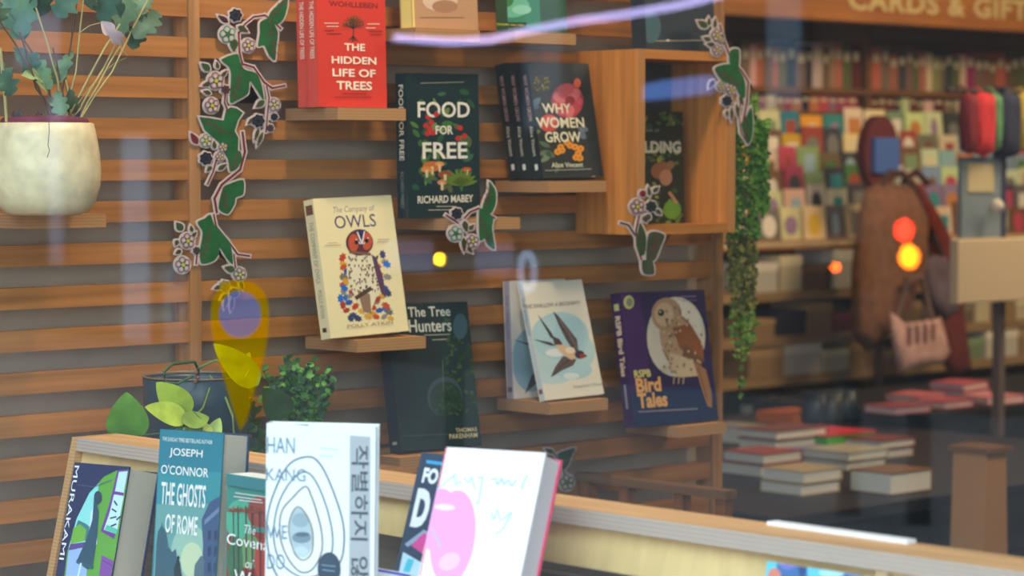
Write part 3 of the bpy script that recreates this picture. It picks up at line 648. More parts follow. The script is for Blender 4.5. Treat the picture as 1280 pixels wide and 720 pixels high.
class Cut:
    def __init__(s, label, Y, x, y):
        s.Y = Y; s.root = tag(empty('bramble_cutout', tuple(PY(x, y, Y))), label, 'paper decoration', 'printed bramble cutouts'); s.white = MB(); s.wm = M((214,194,188), .6); s.n = 0; s.wn = 0
    def P(s, p, k=0): q = PY(p[0], p[1], s.Y); return (q[0], q[1]-(.0003*k+.00006*s.n if k else .000004*s.wn), q[2])
    def w(s, poly, d=2.0):
        s.wn += 1; q = [s.P(p) for p in outset(poly, d)]; s.white.prism(q, (0, .0016, 0), s.wm)
    def leaf(s, poly, c=G_, mid=None):
        s.n += 1
        if len(poly) < 15:
            Q = []; n = len(poly)
            for i in range(n):
                p0, p1, p2, p3 = [np.array(poly[(i+j-1) % n], float) for j in range(4)]
                for t in (0, .25, .5, .75): Q.append(tuple(p1+(p2-p1)*t+.8*((p2-p0)/2*(t**3-2*t*t+t)+(p3-p1)/2*(t**3-t*t)-(p2-p1)*(2*t**3-3*t*t+t))))
            poly = Q
        s.w(poly); m = MB(); m.face([s.P(p, 2) for p in poly], M(c, .5, kind='leaf'))
        if mid:
            vm = M(DR, .5); a, b_ = mid; lines = [(a, b_)]
            for t in (.3, .55, .8):
                p = (a[0]+(b_[0]-a[0])*t, a[1]+(b_[1]-a[1])*t); L = math.hypot(b_[0]-a[0], b_[1]-a[1])*.2; th = math.atan2(b_[1]-a[1], b_[0]-a[0])
                for g in (.8, -.8): lines.append((p, (p[0]+L*math.cos(th+g), p[1]+L*math.sin(th+g))))
            for p, q in lines:
                d = math.hypot(q[0]-p[0], q[1]-p[1]) or 1; nx, ny = -(q[1]-p[1])/d*.35, (q[0]-p[0])/d*.35
                m.face([s.P((p[0]+nx, p[1]+ny), 3), s.P((q[0]+nx, q[1]+ny), 3), s.P((q[0]-nx, q[1]-ny), 3), s.P((p[0]-nx, p[1]-ny), 3)], vm)
        m.build('leaf', s.root)
    def lf(s, a, b_, c, d, wd, col=G_): s.leaf(leafpoly(a, b_, c, d, wd), col, ((a, b_), (c, d)))
    def stem(s, P, wd=2.2, c=DR):
        m = MB()
        for p, q in zip(P, P[1:]):
            d = math.hypot(q[0]-p[0], q[1]-p[1]) or 1; ex, ey = (q[0]-p[0])/d*.6, (q[1]-p[1])/d*.6
            for W_, k, mm in ((wd/2, 1, M(c, .5)),):
                nx, ny = -(q[1]-p[1])/d*W_, (q[0]-p[0])/d*W_; R_ = [(p[0]+nx-ex, p[1]+ny-ey), (q[0]+nx+ex, q[1]+ny+ey), (q[0]-nx+ex, q[1]-ny+ey), (p[0]-nx-ex, p[1]-ny-ey)]
                m.face([s.P(v, k) for v in R_], mm); s.w(R_, 1.7)
        m.build('stem', s.root)
    def berry(s, x, y, r, c=NVY):
        P = [(x+r*(.9+.1*math.cos(7*t))*math.cos(t), y+r*(.9+.1*math.cos(7*t))*math.sin(t)) for t in [2*PI*k/42 for k in range(42)]]; s.w(P, 1.8)
        m = MB(); m.face([s.P(p, 4) for p in P], M(c, .4, kind='leaf'))
        c2 = M(tuple(min(255, v+26) for v in c), .4)
        for i in range(7):
            a = i*.9; u, v = x+r*.5*math.cos(a), y+r*.5*math.sin(a); m.face([s.P((u+r*.17*math.cos(t), v+r*.17*math.sin(t)), 5) for t in [2*PI*k/8 for k in range(8)]], c2)
        m.build('berry', s.root)
    def flower(s, x, y, r, c=(184,134,142), mid=(214,186,50)):
        s.n += 1; m = MB(); base = [(x+r*math.cos(2*PI*k/24), y+r*1.08*math.sin(2*PI*k/24)) for k in range(24)]; s.w(base, 1.2)
        for k in range(5):
            a = 2*PI*k/5-.5; u, v = x+r*.55*math.cos(a), y+r*.58*math.sin(a)
            for rr, cc, ly in ((.44, (70,60,56), 4), (.36, c, 5), (.2, (212,190,186), 6)): m.face([s.P((u+r*rr*math.cos(t), v+r*rr*1.1*math.sin(t)), ly) for t in [2*PI*j/12 for j in range(12)]], M(cc, .5))
            a += PI/5; u, v = x+r*.7*math.cos(a), y+r*.7*math.sin(a); m.face([s.P((x+r*.2*math.cos(a+.9), y+r*.2*math.sin(a+.9)), 7), s.P((x+r*.85*math.cos(a), y+r*.85*math.sin(a)), 7), s.P((x+r*.2*math.cos(a-.9), y+r*.2*math.sin(a-.9)), 7)], M((52,100,60), .5))
        m.face([s.P((x+r*.24*math.cos(t), y+r*.24*math.sin(t)), 8) for t in [2*PI*j/10 for j in range(10)]], M(mid, .5)); m.build('flower', s.root)
    def done(s): s.white.build('card', s.root); return s
def z1(L): return [(200+x/3.6, y/3.6) for x, y in L]
def z2(L): return [(200+x/3.43, 190+y/3.43) for x, y in L]
g = Cut('topmost bramble cutout, over the post, with its stem curling right', 3.1925, 300, 60)
g.leaf(z1([(495,80),(450,100),(448,150),(440,208),(468,205),(490,250),(517,272),(522,220),(530,150),(515,110)]), G_, ((337,24),(343,73)))
g.leaf(z1([(488,78),(500,50),(530,20),(570,-12),(572,30),(555,85),(525,110)]), G_, ((337,24),(357,-2)))
g.stem([(299,41),(306,30),(317,21),(331,19),(338,24),(351,36)]); g.berry(294,19,8.5); g.lf(285,28,272,19,7,NVY); g.flower(284,43,10.5,(150,190,170),(60,110,70)); g.flower(310,57,8.5); g.lf(297,33,310,40,8,G2); g.lf(292,48,292,65,11); g.stem([(298,40),(299,65),(303,81)])
g.leaf(z1([(345,242),(275,268),(308,300),(318,340),(313,458),(345,452),(395,420),(403,365),(430,400),(466,452),(455,380),(432,330),(380,312),(360,280)]), G_, ((303,84),(291,124)))
g.stem([(304,80),(317,84),(330,103),(340,110),(356,107)]); g.stem([(333,108),(336,122),(332,165)],1.6); g.flower(342,131,8,(190,160,150)); g.lf(330,126,319,134,8); g.berry(322,151,8.5); g.berry(337,160,5,(70,50,60)); g.berry(342,146,5); g.lf(323,160,318,176,5); g.lf(328,165,321,183,5); g.lf(316,148,309,155,5)
g.lf(262,88,251,79,9); g.flower(269,101,10.5); g.flower(264,132,9.5); g.lf(262,104,252,107,6); g.lf(263,117,253,114,6); g.berry(281,112,6,(74,40,46)); g.lf(272,86,270,77,5); g.lf(276,96,283,88,5); g.stem([(281,118),(280,128),(284,138)],1.8); g.done()
g = Cut('middle bramble cutout on the post, stem running down into a leaf', 3.1925, 270, 200)
g.leaf(z1([(176,526),(215,530),(285,542),(296,495),(318,482),(345,488),(372,508),(350,540),(335,590),(352,620),(350,690),(325,745),(295,700),(262,640),(200,585)]), G_, ((290,170),(255,150)))
g.stem([(303,165),(306,190),(300,212),(277,231),(268,248),(271,266)],3); g.leaf(z2([(268,155),(300,135),(356,120),(356,180),(325,195),(318,225),(290,265),(250,240)]), G_, ((278,234),(283,262)))
g.leaf(z2([(285,0),(340,-5),(350,30),(330,70),(300,82),(292,40)]), G_, ((300,186),(289,212))); g.lf(247,180,238,166,9,(120,40,40)); g.flower(257,176,8,(180,190,150)); g.flower(278,184,6); g.berry(257,198,8.5); g.flower(274,196,6); g.lf(268,186,267,176,6); g.lf(264,208,258,214,6); g.stem([(270,200),(266,215),(259,230)],2); g.lf(272,212,283,205,6); g.done()
g = Cut('lowest bramble cutout on the post, hanging down beside the Owls book', 3.1925, 262, 300)
g.leaf(z2([(160,302),(190,285),(215,268),(232,310),(262,345),(300,390),(312,480),(285,455),(256,412),(250,440),(228,468),(176,478),(170,420),(182,345)]), G_, ((262,285),(253,325)))
g.stem([(267,268),(270,283),(287,304),(297,318),(312,320)]); g.stem([(247,310),(245,330)],2); g.lf(228,288,220,278,10); g.flower(234,301,9.5); g.flower(228,331,10); g.lf(222,300,219,307,6); g.lf(226,313,219,317,6); g.lf(240,290,238,282,5); g.lf(240,296,245,290,5); g.berry(245,313,5,(60,50,46)); g.stem([(292,318),(294,335)],1.8)
g.lf(293,338,280,334,9); g.flower(299,343,8.5,(170,150,140)); g.berry(280,357,7,(150,120,40)); g.berry(292,366,6.5,(50,60,130)); g.lf(276,358,267,361,6); g.lf(284,368,276,374,6); g.lf(283,370,280,386,5); g.lf(290,372,288,389,5); g.lf(300,352,303,362,5); g.done()
def z4(L): return [(540+x/6.55, 220+y/6.55) for x, y in L]
g = Cut('bramble cutout pinned over the corner of the Food for Free shelf', 3.0675, 590, 280)
g.leaf(z4([(466,45),(500,85),(520,130),(518,230),(475,310),(412,268),(432,190),(462,120)]), G_, ((606,262),(612,232))); g.leaf(z4([(382,290),(415,268),(470,318),(500,345),(490,420),(500,500),(512,600),(455,565),(430,512),(388,520)]), G_, ((600,268),(611,305)))
g.stem(z4([(265,345),(310,295),(380,265),(440,300),(512,345)])); g.berry(570.5,267,7.5); g.flower(569,292,9.5,(150,190,170),(60,110,70)); g.flower(590,302,8.5); g.lf(580,276,583,290,8,G2); g.lf(586,287,592,281,6); g.stem(z4([(115,320),(160,350),(215,385)]),2.2); g.lf(579,297,580,315,6,G2); g.lf(584,309,590,316,5); g.done()
def z5(L): return [(760+x/5.14, 210+y/5.14) for x, y in L]
g = Cut('bramble cutout hanging on the front of the box shelf base', 3.0475, 800, 280)
g.leaf(z5([(205,352),(232,400),(245,460),(235,550),(205,560),(182,500),(190,410)]), G2, ((801,280),(803,316))); g.leaf(z5([(250,470),(262,420),(300,408),(362,432),(335,510),(300,590),(245,600)]), (66,78,56), ((812,325),(822,294)))
g.stem(z5([(200,305),(180,400),(185,500),(215,590)])); g.stem(z5([(80,352),(130,366),(172,430)]),2.4,(60,40,44)); g.flower(796,258.5,9.5,(190,120,120)); g.berry(803,242,4.5,(130,30,40)); g.berry(813.5,258,7.5,(28,40,36)); g.lf(812,245,810,233,5); g.lf(816,240,823,234,6); g.lf(804,270,808,278,7); g.lf(812,268,806,276,8,(60,90,70)); g.lf(820,262,826,268,6); g.leaf(z5([(215,600),(240,590),(285,600),(292,680),(225,675)]), (70,80,60)); g.done()
def z6(L): return [(860+x/3.79, 10+y/3.79) for x, y in L]
g = Cut('bramble cutout down the right edge of the box shelf', 3.0475, 905, 100)
g.leaf(z6([(196,262),(198,205),(222,192),(242,205),(236,290)]), G_); g.leaf(z6([(125,288),(165,268),(205,268),(240,292),(262,330),(272,380),(265,428),(240,410),(222,372),(160,345)]), G_, ((893,88),(925,105)))
g.stem(z6([(150,80),(175,170),(205,245),(255,300),(285,350),(278,450),(262,530)])); g.stem(z6([(250,430),(240,500),(250,590),(282,640)]),1.4); g.lf(884,34,872,26,9); g.lf(886,32,886,22,5); g.lf(893,35,894,23,5); g.flower(896,44,8,(190,140,140)); g.lf(888,50,879,47,6); g.lf(893,56,883,55,6); g.flower(896,63,7); g.flower(901,50,5,(170,120,120)); g.lf(892,100,886,110,6,(80,60,50)); g.flower(913,112,7); g.flower(901,108,6,(150,130,120)); g.berry(908,126,7); g.lf(914,134,914,152,4); g.lf(920,130,922,146,4); g.lf(908,138,908,146,4); g.lf(924,120,928,132,5)
g.leaf(z6([(248,548),(270,520),(296,470),(305,540),(300,610),(282,645),(262,600)]), G_, ((930,140),(933,175))); g.done()
def z7(L): return [(660+x/4.92, 540+y/4.92) for x, y in L]
g = Cut('bramble cutout low on the slats behind the pink book', 3.1925, 706, 590)
g.leaf(z7([(180,135),(235,112),(290,98),(265,150),(248,200),(215,235),(200,190)]), (44,92,62), ((704,584),(716,562))); g.lf(692,566,681,561,6); g.flower(708,603,10,(150,150,130),(120,110,60)); g.stem([(692,566),(702,580),(706,594)],2); g.done()

# ------------------------------------------------------------------ plants
def leaf3(mb, base, tip, nrm, wd, m, lobes=0, droop=.1, fold=.15, n=10):
    base, tip = np.array(base, float), np.array(tip, float); ax = tip-base; L = np.linalg.norm(ax); ax /= L; nrm = np.array(nrm, float); nrm -= ax*(nrm@ax); nrm /= np.linalg.norm(nrm); sd = np.cross(ax, nrm); rows = []
    for i in range(n+1):
        t = i/n; w_ = wd/2*math.sin(PI*min(1, max(.02, t**.8)))**.8
        if lobes: w_ *= .5+.62*abs(math.sin(lobes*PI*t+.5))+.08*math.sin(31*t)
        if i == n: w_ = .0003
        c = base+ax*L*t-nrm*droop*L*(t-.5)**2; rows.append([c+sd*w_*s_+nrm*(fold*w_*abs(s_))+nrm*(.05*w_*math.sin(9*t)*s_) for s_ in (-1, -.5, 0, .5, 1)])
    mb.grid(rows, m)
def heart(mb, base, tip, nrm, wd, m, n=14):
    base, tip = np.array(base, float), np.array(tip, float); ax = tip-base; L = np.linalg.norm(ax); ax /= L; nrm = np.array(nrm, float); nrm -= ax*(nrm@ax); nrm /= np.linalg.norm(nrm); sd = np.cross(ax, nrm); rows = []
    for i in range(n+1):
        t = i/n; w_ = wd/2*(math.sin(PI*(t**.62))**.75 if 0 < t < 1 else .01); c = base+ax*L*t-nrm*.12*L*(t-.4)**2
        rows.append([c+sd*w_*s_+nrm*.12*w_*abs(s_)-ax*.12*L*abs(s_)*(1-t)**3 for s_ in (-1, -.6, -.2, .2, .6, 1)])
    mb.grid(rows, m)
CN = np.array([-.6, -.75, .1])
# white pot
pc = PY(57, 268, 3.04); pc[2] = 1.4235
pot = empty('potted_plant', tuple(pc)); tag(pot, 'cream glazed pot with tall blue-green lobed leaves on a shelf', 'potted plant')
R0 = .076
prof = [(0,0),(.045,0),(.058,.004),(.069,.018),(.0755,.04),(.077,.06),(.0755,.085),(.071,.112),(.0672,.127),(.064,.128),(.063,.12),(.062,.112),(0,.112)]
MB().lathe([(r, z) for r, z in prof], pc, M((236,218,176), .35, .5, kind='speckle'), 48).build('pot', pot)
MB().lathe([(0,.137),(.03,.1375),(.057,.135),(.0605,.131),(.0615,.1145)], pc, M((110,48,70), .8, kind='cloth')).build('soil_liner', pot)
top = pc+np.array([0, 0, .13]); YB = pc[1]
def pp(x, y, dy=0): return PY(x, y, YB+dy)
stm = MB(); tan = M((190,176,120), .6); brn = M((110,84,66), .6)
for pts, r, m in [([(85,150),(112,95),(150,30)],.0016,tan),([(92,150),(130,85),(175,0)],.0016,tan),([(100,150),(140,90),(190,-10)],.0014,tan),([(98,152),(122,108),(150,58)],.0014,tan),([(62,148),(40,90),(-5,20)],.0015,brn),([(70,150),(45,110),(25,40)],.0015,brn),([(75,150),(72,100),(45,10)],.0013,tan),([(80,150),(95,90),(104,0)],.0013,tan),([(72,150),(88,60),(100,-20)],.0012,brn),([(8,152),(6,120),(0,60)],.0022,tan),([(66,150),(60,100),(30,50)],.0014,brn),([(84,150),(75,100),(66,60)],.0012,brn),([(90,150),(86,120),(78,90)],.002,tan),([(104,150),(94,135),(128,92),(158,72)],.0009,tan)]:
    dy = random.uniform(-.03, .03); p = [pp(x, y, dy*i/2) for i, (x, y) in enumerate(pts)]
    q = [p[0]+(0 if len(p) < 2 else 0)]; 
    for a_, b_ in zip(p, p[1:]): q += [a_+(b_-a_)*.5+np.array([0, 0, .003]), b_]
    stm.tube(q, r, m, 6)
stm.build('stems', pot)
GB = [(98,134,112),(78,116,94),(116,146,110),(66,102,84),(140,160,112)]
random.seed(2)
for bx_, by_, tx, ty, wd, lb, ci in [(30,50,5,-10,.032,3,0),(25,45,40,-12,.03,3,1),(0,30,-12,0,.03,3,2),(48,0,62,-30,.035,3,1),(70,20,95,-12,.03,3,3),(60,18,40,-8,.028,3,3),(128,30,140,-25,.034,4,3),(150,40,160,-15,.03,4,1),(160,25,190,-5,.03,4,0),(170,45,200,10,.03,4,3),(150,20,130,-20,.03,3,1),(165,60,180,25,.026,4,1),(50,90,18,60,.024,3,0),(62,110,40,66,.024,4,2),(68,105,82,72,.022,4,2),(60,100,28,92,.02,3,4),(66,128,48,100,.022,4,4),(74,100,90,60,.018,3,0),(6,112,-8,75,.03,3,1),(15,120,4,88,.024,3,1),(80,148,70,112,.022,4,2),(92,146,88,112,.018,4,2),(108,10,118,-20,.026,3,1)]:
    m = MB(); leaf3(m, pp(bx_, by_, random.uniform(-.02,.02)), pp(tx, ty, random.uniform(-.03,.03)), CN+np.array([random.uniform(-.4,.4), random.uniform(-.3,.3), random.uniform(-.3,.5)]), wd*1.25, M(GB[ci], .55, kind='leaf'), lb, .3, .25, 26); m.build('leaf', pot)
m = MB()
for k in range(34):
    a = random.uniform(0, 6.28); r = random.uniform(0, .055); c = pc+np.array([r*math.cos(a), r*math.sin(a), .124]); leaf3(m, c, c+np.array([random.uniform(-.012,.012), random.uniform(-.012,.012), random.uniform(.008,.022)]), CN+np.random.RandomState(k).normal(0,.4,3), .008, M(random.choice([(96,110,70),(70,60,80),(110,96,84)]), .7))
m.build('undergrowth', pot)
m = MB(); leaf3(m, pp(128,28,-.03), pp(156,58,-.03), CN, .022, M((206,180,180), .6, kind='leaf'), 2, .5, .6); m.tube([pp(128,28,-.03), pp(112,32,-.03), pp(98,42,-.03)], .0006, tan, 5); m.tube([pp(150,50,-.03), pp(152,62,-.03), pp(160,70,-.03)], .0006, tan, 5); m.build('dead_leaf', pot)
m = MB(); m.tube([pp(61,150,-.077), pp(61.5,165,-.0775), pp(60,182,-.078), pp(62,188,-.078), pp(59,197,-.077)], .0005, M((80,66,50), .7), 5); m.build('dry_thread', pot)

# pothos in a dark pot
dp = np.array([2.175, 3.0, 1.0305]); pt = empty('potted_pothos', tuple(dp)); tag(pt, 'dark blue-grey pot with a trailing heart-leaved pothos on the bench', 'potted plant')
MB().lathe([(0,0),(.05,0),(.062,.006),(.071,.05),(.0755,.12),(.0765,.156),(.074,.158),(.0725,.15),(.072,.135),(0,.135)], dp, M((46,66,78), .35, .5), 44).build('pot', pt)
MB().lathe([(.0745,.1575),(.0772,.1585),(.0772,.1605),(.0735,.1605),(.0735,.1575)], dp, M((130,104,80), .4, .5), 44).build('rim', pt)
MB().lathe([(0,.142),(.04,.144),(.071,.1365)], dp, M((50,40,34), .9, kind='cloth'), 30).build('soil', pt)
YP = 2.9
def q3(x, y, Y=YP): return PY(x, y, Y)
v = MB(); vg = M((110,136,70), .5); 
v.tube([dp+np.array([0,0,.14]), q3(248,462,2.97), q3(243,452,2.95), q3(215,455,2.93), q3(205,465,2.92), q3(206,478,2.915), q3(222,480,2.91), q3(240,470,2.92)], .0022, M((60,96,60), .5))
v.tube([q3(248,460,2.96), q3(270,450,2.93), q3(285,455,2.92), q3(300,470,2.91), q3(316,490,2.9), q3(318,470,2.9), q3(310,452,2.9)], .0018, vg)
v.tube([q3(262,470,2.96), q3(280,492,2.93), q3(291,520,2.9), q3(292,540,2.9), q3(300,560,2.9)], .0018, vg); v.tube([q3(245,475,2.96), q3(262,485,2.93), q3(254,510,2.92), q3(236,528,2.91)], .0018, vg)
v.tube([dp+np.array([-.06,-.02,.15]), q3(230,530,2.9), q3(200,542,2.9), q3(172,545,2.9)], .0015, M((90,110,60), .5)); v.build('vine', pt)
v = MB()
for a in ((245,466),(247,472),(244,478)): v.sphere(tuple(q3(*a, 2.93)), .003, M((120,86,60), .5))
v.build('node', pt)
for bx_, by_, tx, ty, wd, c in [(160,544,158,491,.058,(96,150,52)),(232,516,196,478,.044,(176,196,60)),(228,522,182,508,.034,(186,206,74)),(233,528,262,520,.03,(130,160,60)),(240,545,226,505,.04,(84,128,60)),(262,552,275,522,.024,(170,200,90)),(238,553,246,520,.03,(160,196,84)),(262,534,240,545,.02,(170,204,90)),(318,476,268,430,.040,(176,190,50)),(300,470,312,440,.02,(150,170,60))]:
    m = MB(); heart(m, q3(bx_, by_, YP+random.uniform(-.01,.01)), q3(tx, ty, YP+random.uniform(-.02,.02)), CN+np.array([random.uniform(-.2,.2), 0, random.uniform(0,.5)]), wd, M(c, .4, .4, kind='leaf')); m.build('leaf', pt)

# bushy fern pot
fp = np.array([2.40, 3.05, 1.0305]); fe = empty('potted_fern', tuple(fp)); tag(fe, 'low pot with a bushy small-leaved green plant, behind the pale Han Kang book', 'potted plant')
MB().lathe([(0,0),(.04,0),(.055,.01),(.06,.05),(.058,.052),(.052,.045),(0,.045)], fp, M((70,90,60), .5), 36).build('pot', fe)
random.seed(31); fol = MB(); sm = MB(); gs = [(52,110,44),(78,140,52),(40,90,48),(110,166,64),(34,76,44)]
for k in range(46):
    a = random.uniform(0, 6.28); sp = random.uniform(.015, .07); hh = random.uniform(.02, .075)*(1.15-sp*3.5)+.04; tipp = fp+np.array([sp*math.cos(a), sp*math.sin(a)*.7, .05+hh]); b0 = fp+np.array([.02*math.cos(a), .02*math.sin(a), .045]); mid = (b0+tipp)/2+np.array([0,0,.02]); sm.tube([b0, mid, tipp], .0009, M((70,100,50), .6), 4)
    for j in range(13):
        t = .25+.75*j/12; c = b0*(1-t)**2+2*mid*t*(1-t)+tipp*t*t; d = np.array([random.uniform(-1,1), random.uniform(-1,1), random.uniform(-.2,1)]); d = d/np.linalg.norm(d)*random.uniform(.009,.017); leaf3(fol, c, c+d, CN+np.array([random.uniform(-.5,.5), random.uniform(-.5,.5), random.uniform(-.3,.8)]), .0085, M(random.choice(gs), .5), 0, .2, .2, 4)
for k in range(26):      # dark trailing fronds towards the rack
    t0 = q3(random.uniform(306,335), random.uniform(500,585), 2.99); d = np.array([random.uniform(-.02,.02), 0, random.uniform(-.03,.03)]); leaf3(fol, t0, t0+d+np.array([0,0,.004]), CN, .018, M(random.choice([(40,84,40),(56,100,44),(34,70,40)]), .5), 0, .2, .2, 6)
sm.build('stems', fe); fol.build('foliage', fe)
m = MB(); heart(m, q3(356,518,2.97), q3(330,486,2.96), CN, .045, M((62,104,54), .5, kind='leaf')); m.build('leaf', fe)

# hanging vine
random.seed(41); hv = empty('hanging_vine', (3.56, 3.17, 1.05)); tag(hv, 'green artificial trailing vine hanging at the right end of the slats', 'hanging plant')
fol = MB(); sm = MB()
for s_ in range(17):
    px = random.uniform(908, 946) if s_ < 12 else random.uniform(936, 956); yb = random.uniform(360, 508) if s_ < 12 else random.uniform(230, 300); yt = 105+random.uniform(-5,20) if s_ < 12 else 150
    Yv = 3.185-random.uniform(0, .05); pts = []
    for j in range(15):
        y = yt+(yb-yt)*j/14; narrow = 1-.25*min(1, max(0, (y-290)/120)); pts.append(PY(926+(px-926)*narrow+random.uniform(-2.5,2.5), y, Yv+random.uniform(-.004,.004)))
    sm.tube(pts, .0009, M((70,84,36), .6), 4)
    for j in range(14):
        for q in range(11):
            c = pts[j]+(pts[j+1]-pts[j])*random.random(); y_ = (1.5-c[2]); d = np.array([random.uniform(-1,1), random.uniform(-1,.6), random.uniform(-1,.5)]); d = d/np.linalg.norm(d)*random.uniform(.008,.015)
            z_ = c[2]; cs = [(60,120,50),(84,146,54),(120,170,64)] if z_ > 1.36 else ([(130,132,56),(110,120,56),(150,140,70),(90,100,48)] if z_ > 1.22 else [(120,156,60),(84,130,54),(150,180,80)])
            leaf3(fol, c, c+d, CN+np.array([random.uniform(-.6,.6), random.uniform(-.6,.6), random.uniform(-.5,.9)]), .0082, M(random.choice(cs), .55), 0, .2, .2, 3)
sm.tube([(3.50, 3.19, 1.66), (3.54, 3.17, 1.665), (3.56, 3.165, 1.63)], .002, M((60,60,50), .6), 5)
sm.build('stems', hv); fol.build('foliage', hv)

# ------------------------------------------------------------------ back of the shop: header, shelves, cards
OR = ['first','second','third','fourth','fifth','sixth','seventh','eighth','ninth','tenth','eleventh','twelfth','thirteenth','fourteenth','fifteenth','sixteenth','seventeenth','eighteenth','nineteenth','twentieth']
def ordi(i): return OR[i] if i < 20 else ('twenty-'+OR[i-20] if i < 29 else ('thirtieth' if i == 29 else 'thirty-'+OR[i-30] if i < 39 else 'fortieth'))
CARD_COL = {'cream':(222,206,170),'yellow':(220,176,50),'teal':(50,140,150),'pink':(190,70,96),'sage green':(130,150,112),'red':(160,72,58),'lilac':(150,120,150),'orange':(196,128,70),'grey':(120,116,110),'dark':(66,64,70),'brown':(120,88,62),'pale blue':(150,176,190),'green':(80,116,60),'white':(226,216,200)}
un = empty('card_shelving', (6.8, 5.75, 0)); tag(un, 'tall wooden card and book shelving along the far wall', 'shelving unit')
UX0, UX1 = 5.55, 8.35; dw = M((110,74,44), .6, kind='woodx'); ow = M((170,104,50), .5, kind='woodx')
MB().box((UX0, 6.04, .02), (UX1, 6.09, 1.95), M((96,70,50), .7)).build('back_panel', un)
for x in (UX0, 6.98, UX1-.03): MB().box((x, 5.68, 0), (x+.03, 6.04, 1.95), dw).build('upright', un)
zs = [1.745, 1.665, 1.24, 1.075, .93, .80, .60, .35]
for z in zs[:2]: MB().box((UX0+.03, 5.67, z-.02), (UX1-.03, 6.04, z), dw).build('shelf_board', un)
for z in zs[2:]: MB().box((UX0+.03, 5.45, z-.03), (UX1-.03, 6.04, z), ow if z > 1.2 else M((150,120,84), .6, kind='woodx')).build('shelf_board', un)
hd = empty('header_sign', (6.9, 5.4, 1.95)); tag(hd, 'orange-brown wooden fascia sign reading CARDS & GIFTS above the far shelves', 'sign')
MB().box((5.3, 5.38, 1.952), (8.5, 5.46, 2.5), M((150,92,40), .5, kind='woodx')).build('fascia_board', hd); hd_b = hd.children[0] if hd.children else [o for o in bpy.data.objects if o.name.startswith('fascia_board')][0]
v_, f_ = text_mesh('CARDS & GIFTS', .03, 0, 1.1)
mb = MB(); pa, pb = PY(1062, 22, 5.375), PY(1300, 20, 5.375); i = 0; mm = M((190,168,118), .5)
mb.v = [(pa[0]+(pb[0]-pa[0])*p[0], 5.3785, 1.99+.07*p[1]) for p in v_]; mb.f = list(f_); mb.mi(mm); mb.m = [0]*len(f_); mb.sm = [False]*len(f_); mb.build('lettering', hd_b)
# card racks: tiers
random.seed(51)
motifs = {}
TZ = [1.62-.0645*i for i in range(6)]
rackm = MB()
for i, z in enumerate(TZ):
    y = 5.65-.034*i
    rackm.box((UX0+.05, y, z-.075), (UX1-.05, y+.006, z+.01), M((150,124,88), .6)); rackm.box((UX0+.05, y-.03, z-.078), (UX1-.05, y, z-.07), M((150,124,88), .6)); rackm.box((UX0+.05, y-.034, z-.078), (UX1-.05, y-.03, z-.062), M((206,180,60) if i == 1 else (200,176,140), .5))
rackm.build('card_tiers', un)
seq = {0: ['cream','cream','teal','yellow','teal','cream','cream','sage green','cream','cream','dark'], 1: ['pink','brown','yellow','red','dark','cream','lilac','cream','red','grey'], 2: ['yellow','cream','pink','sage green','brown','dark','cream','white','brown','cream'], 3: ['cream','brown','pink','sage green','dark','green','cream','white','cream','pale blue']}
allc = list(CARD_COL)
tn = ['top','second','third','fourth','fifth','lowest']
for i, z in enumerate(TZ):
    y = 5.65-.034*i-.012; x = PY(930, 200, y)[0]-.02; j = 0
    while x < PY(1300, 200, y)[0]:
        wd = random.uniform(.085, .115); ht = random.uniform(.10, .13)
        cn = seq.get(i, [])[j] if j < len(seq.get(i, [])) else random.choice(['cream','white','cream','brown','grey','cream','red','lilac','cream','sage green','dark'] if i > 3 else ['cream','white','cream','brown','grey','red','pale blue','cream','orange'])
        c = CARD_COL[cn]; c = tuple(max(0, min(255, int(v*random.uniform(.88,1.06)))) for v in c); c2 = CARD_COL[random.choice(allc)]
        cc = empty('greeting_card', (x, y, z-.0698), (math.radians(-5), 0, 0)); tag(cc, f'{cn} greeting card, {ordi(j)} from left on the {tn[i]} far rack tier', 'greeting card', 'greeting cards on the far rack')
        m = MB(); m.box((0, 0, 0), (wd, .003, ht), M(c, .6)); a, b_ = wd*random.uniform(.15,.3), ht*random.uniform(.15,.3)
        if random.random() < .55: m.face([(wd/2+(wd/2-a)*math.cos(t), -.0006, ht/2+(ht/2-b_)*math.sin(t)) for t in [2*PI*k/14 for k in range(14)]], M(c2, .6))
        else: m.face([(a, -.0006, b_), (wd-a, -.0006, b_), (wd-a*.8, -.0006, ht-b_), (a*1.2, -.0006, ht-b_)], M(c2, .6))
        m.build('front_sheet', cc, local=True); x += wd+random.uniform(.004, .012); j += 1
# books on the top shelves of the unit
def row(z, h0, h1, xa, xb, y, where, names, grp, tmin=.025, tmax=.055):
    x = xa; items = []
    while x < xb:
        t = random.uniform(tmin, tmax); items.append((x, t, random.choice(names))); x += t+.0012
    for k, (x, t, cn) in enumerate(items):
        c = CARD_COL[cn] if cn in CARD_COL else XC[cn]; c = tuple(int(v*random.uniform(.75,.95)) for v in c); h = random.uniform(h0, h1)
        e = empty('shelf_book', (x, y, z+.0005)); tag(e, f'{cn} book spine, {ordi(k)} from the left {where}', 'book', grp)
        m = MB(); cm = M(c, .6); m.box((0, 0, 0), (t, .003, h), cm); m.box((0, .003, 0), (.002, .13, h), cm); m.box((t-.002, .003, 0), (t, .13, h), cm); m.face([(t*.2, -.0005, h*.65), (t*.8, -.0005, h*.65), (t*.8, -.0005, h*.85), (t*.2, -.0005, h*.85)], M((190,180,150), .6)); m.build('cover', e, local=True)
        m = MB(); m.box((.002, .003, .003), (t-.002, .125, h-.003), M((205,196,170), .8)); m.build('page_block', e, local=True)
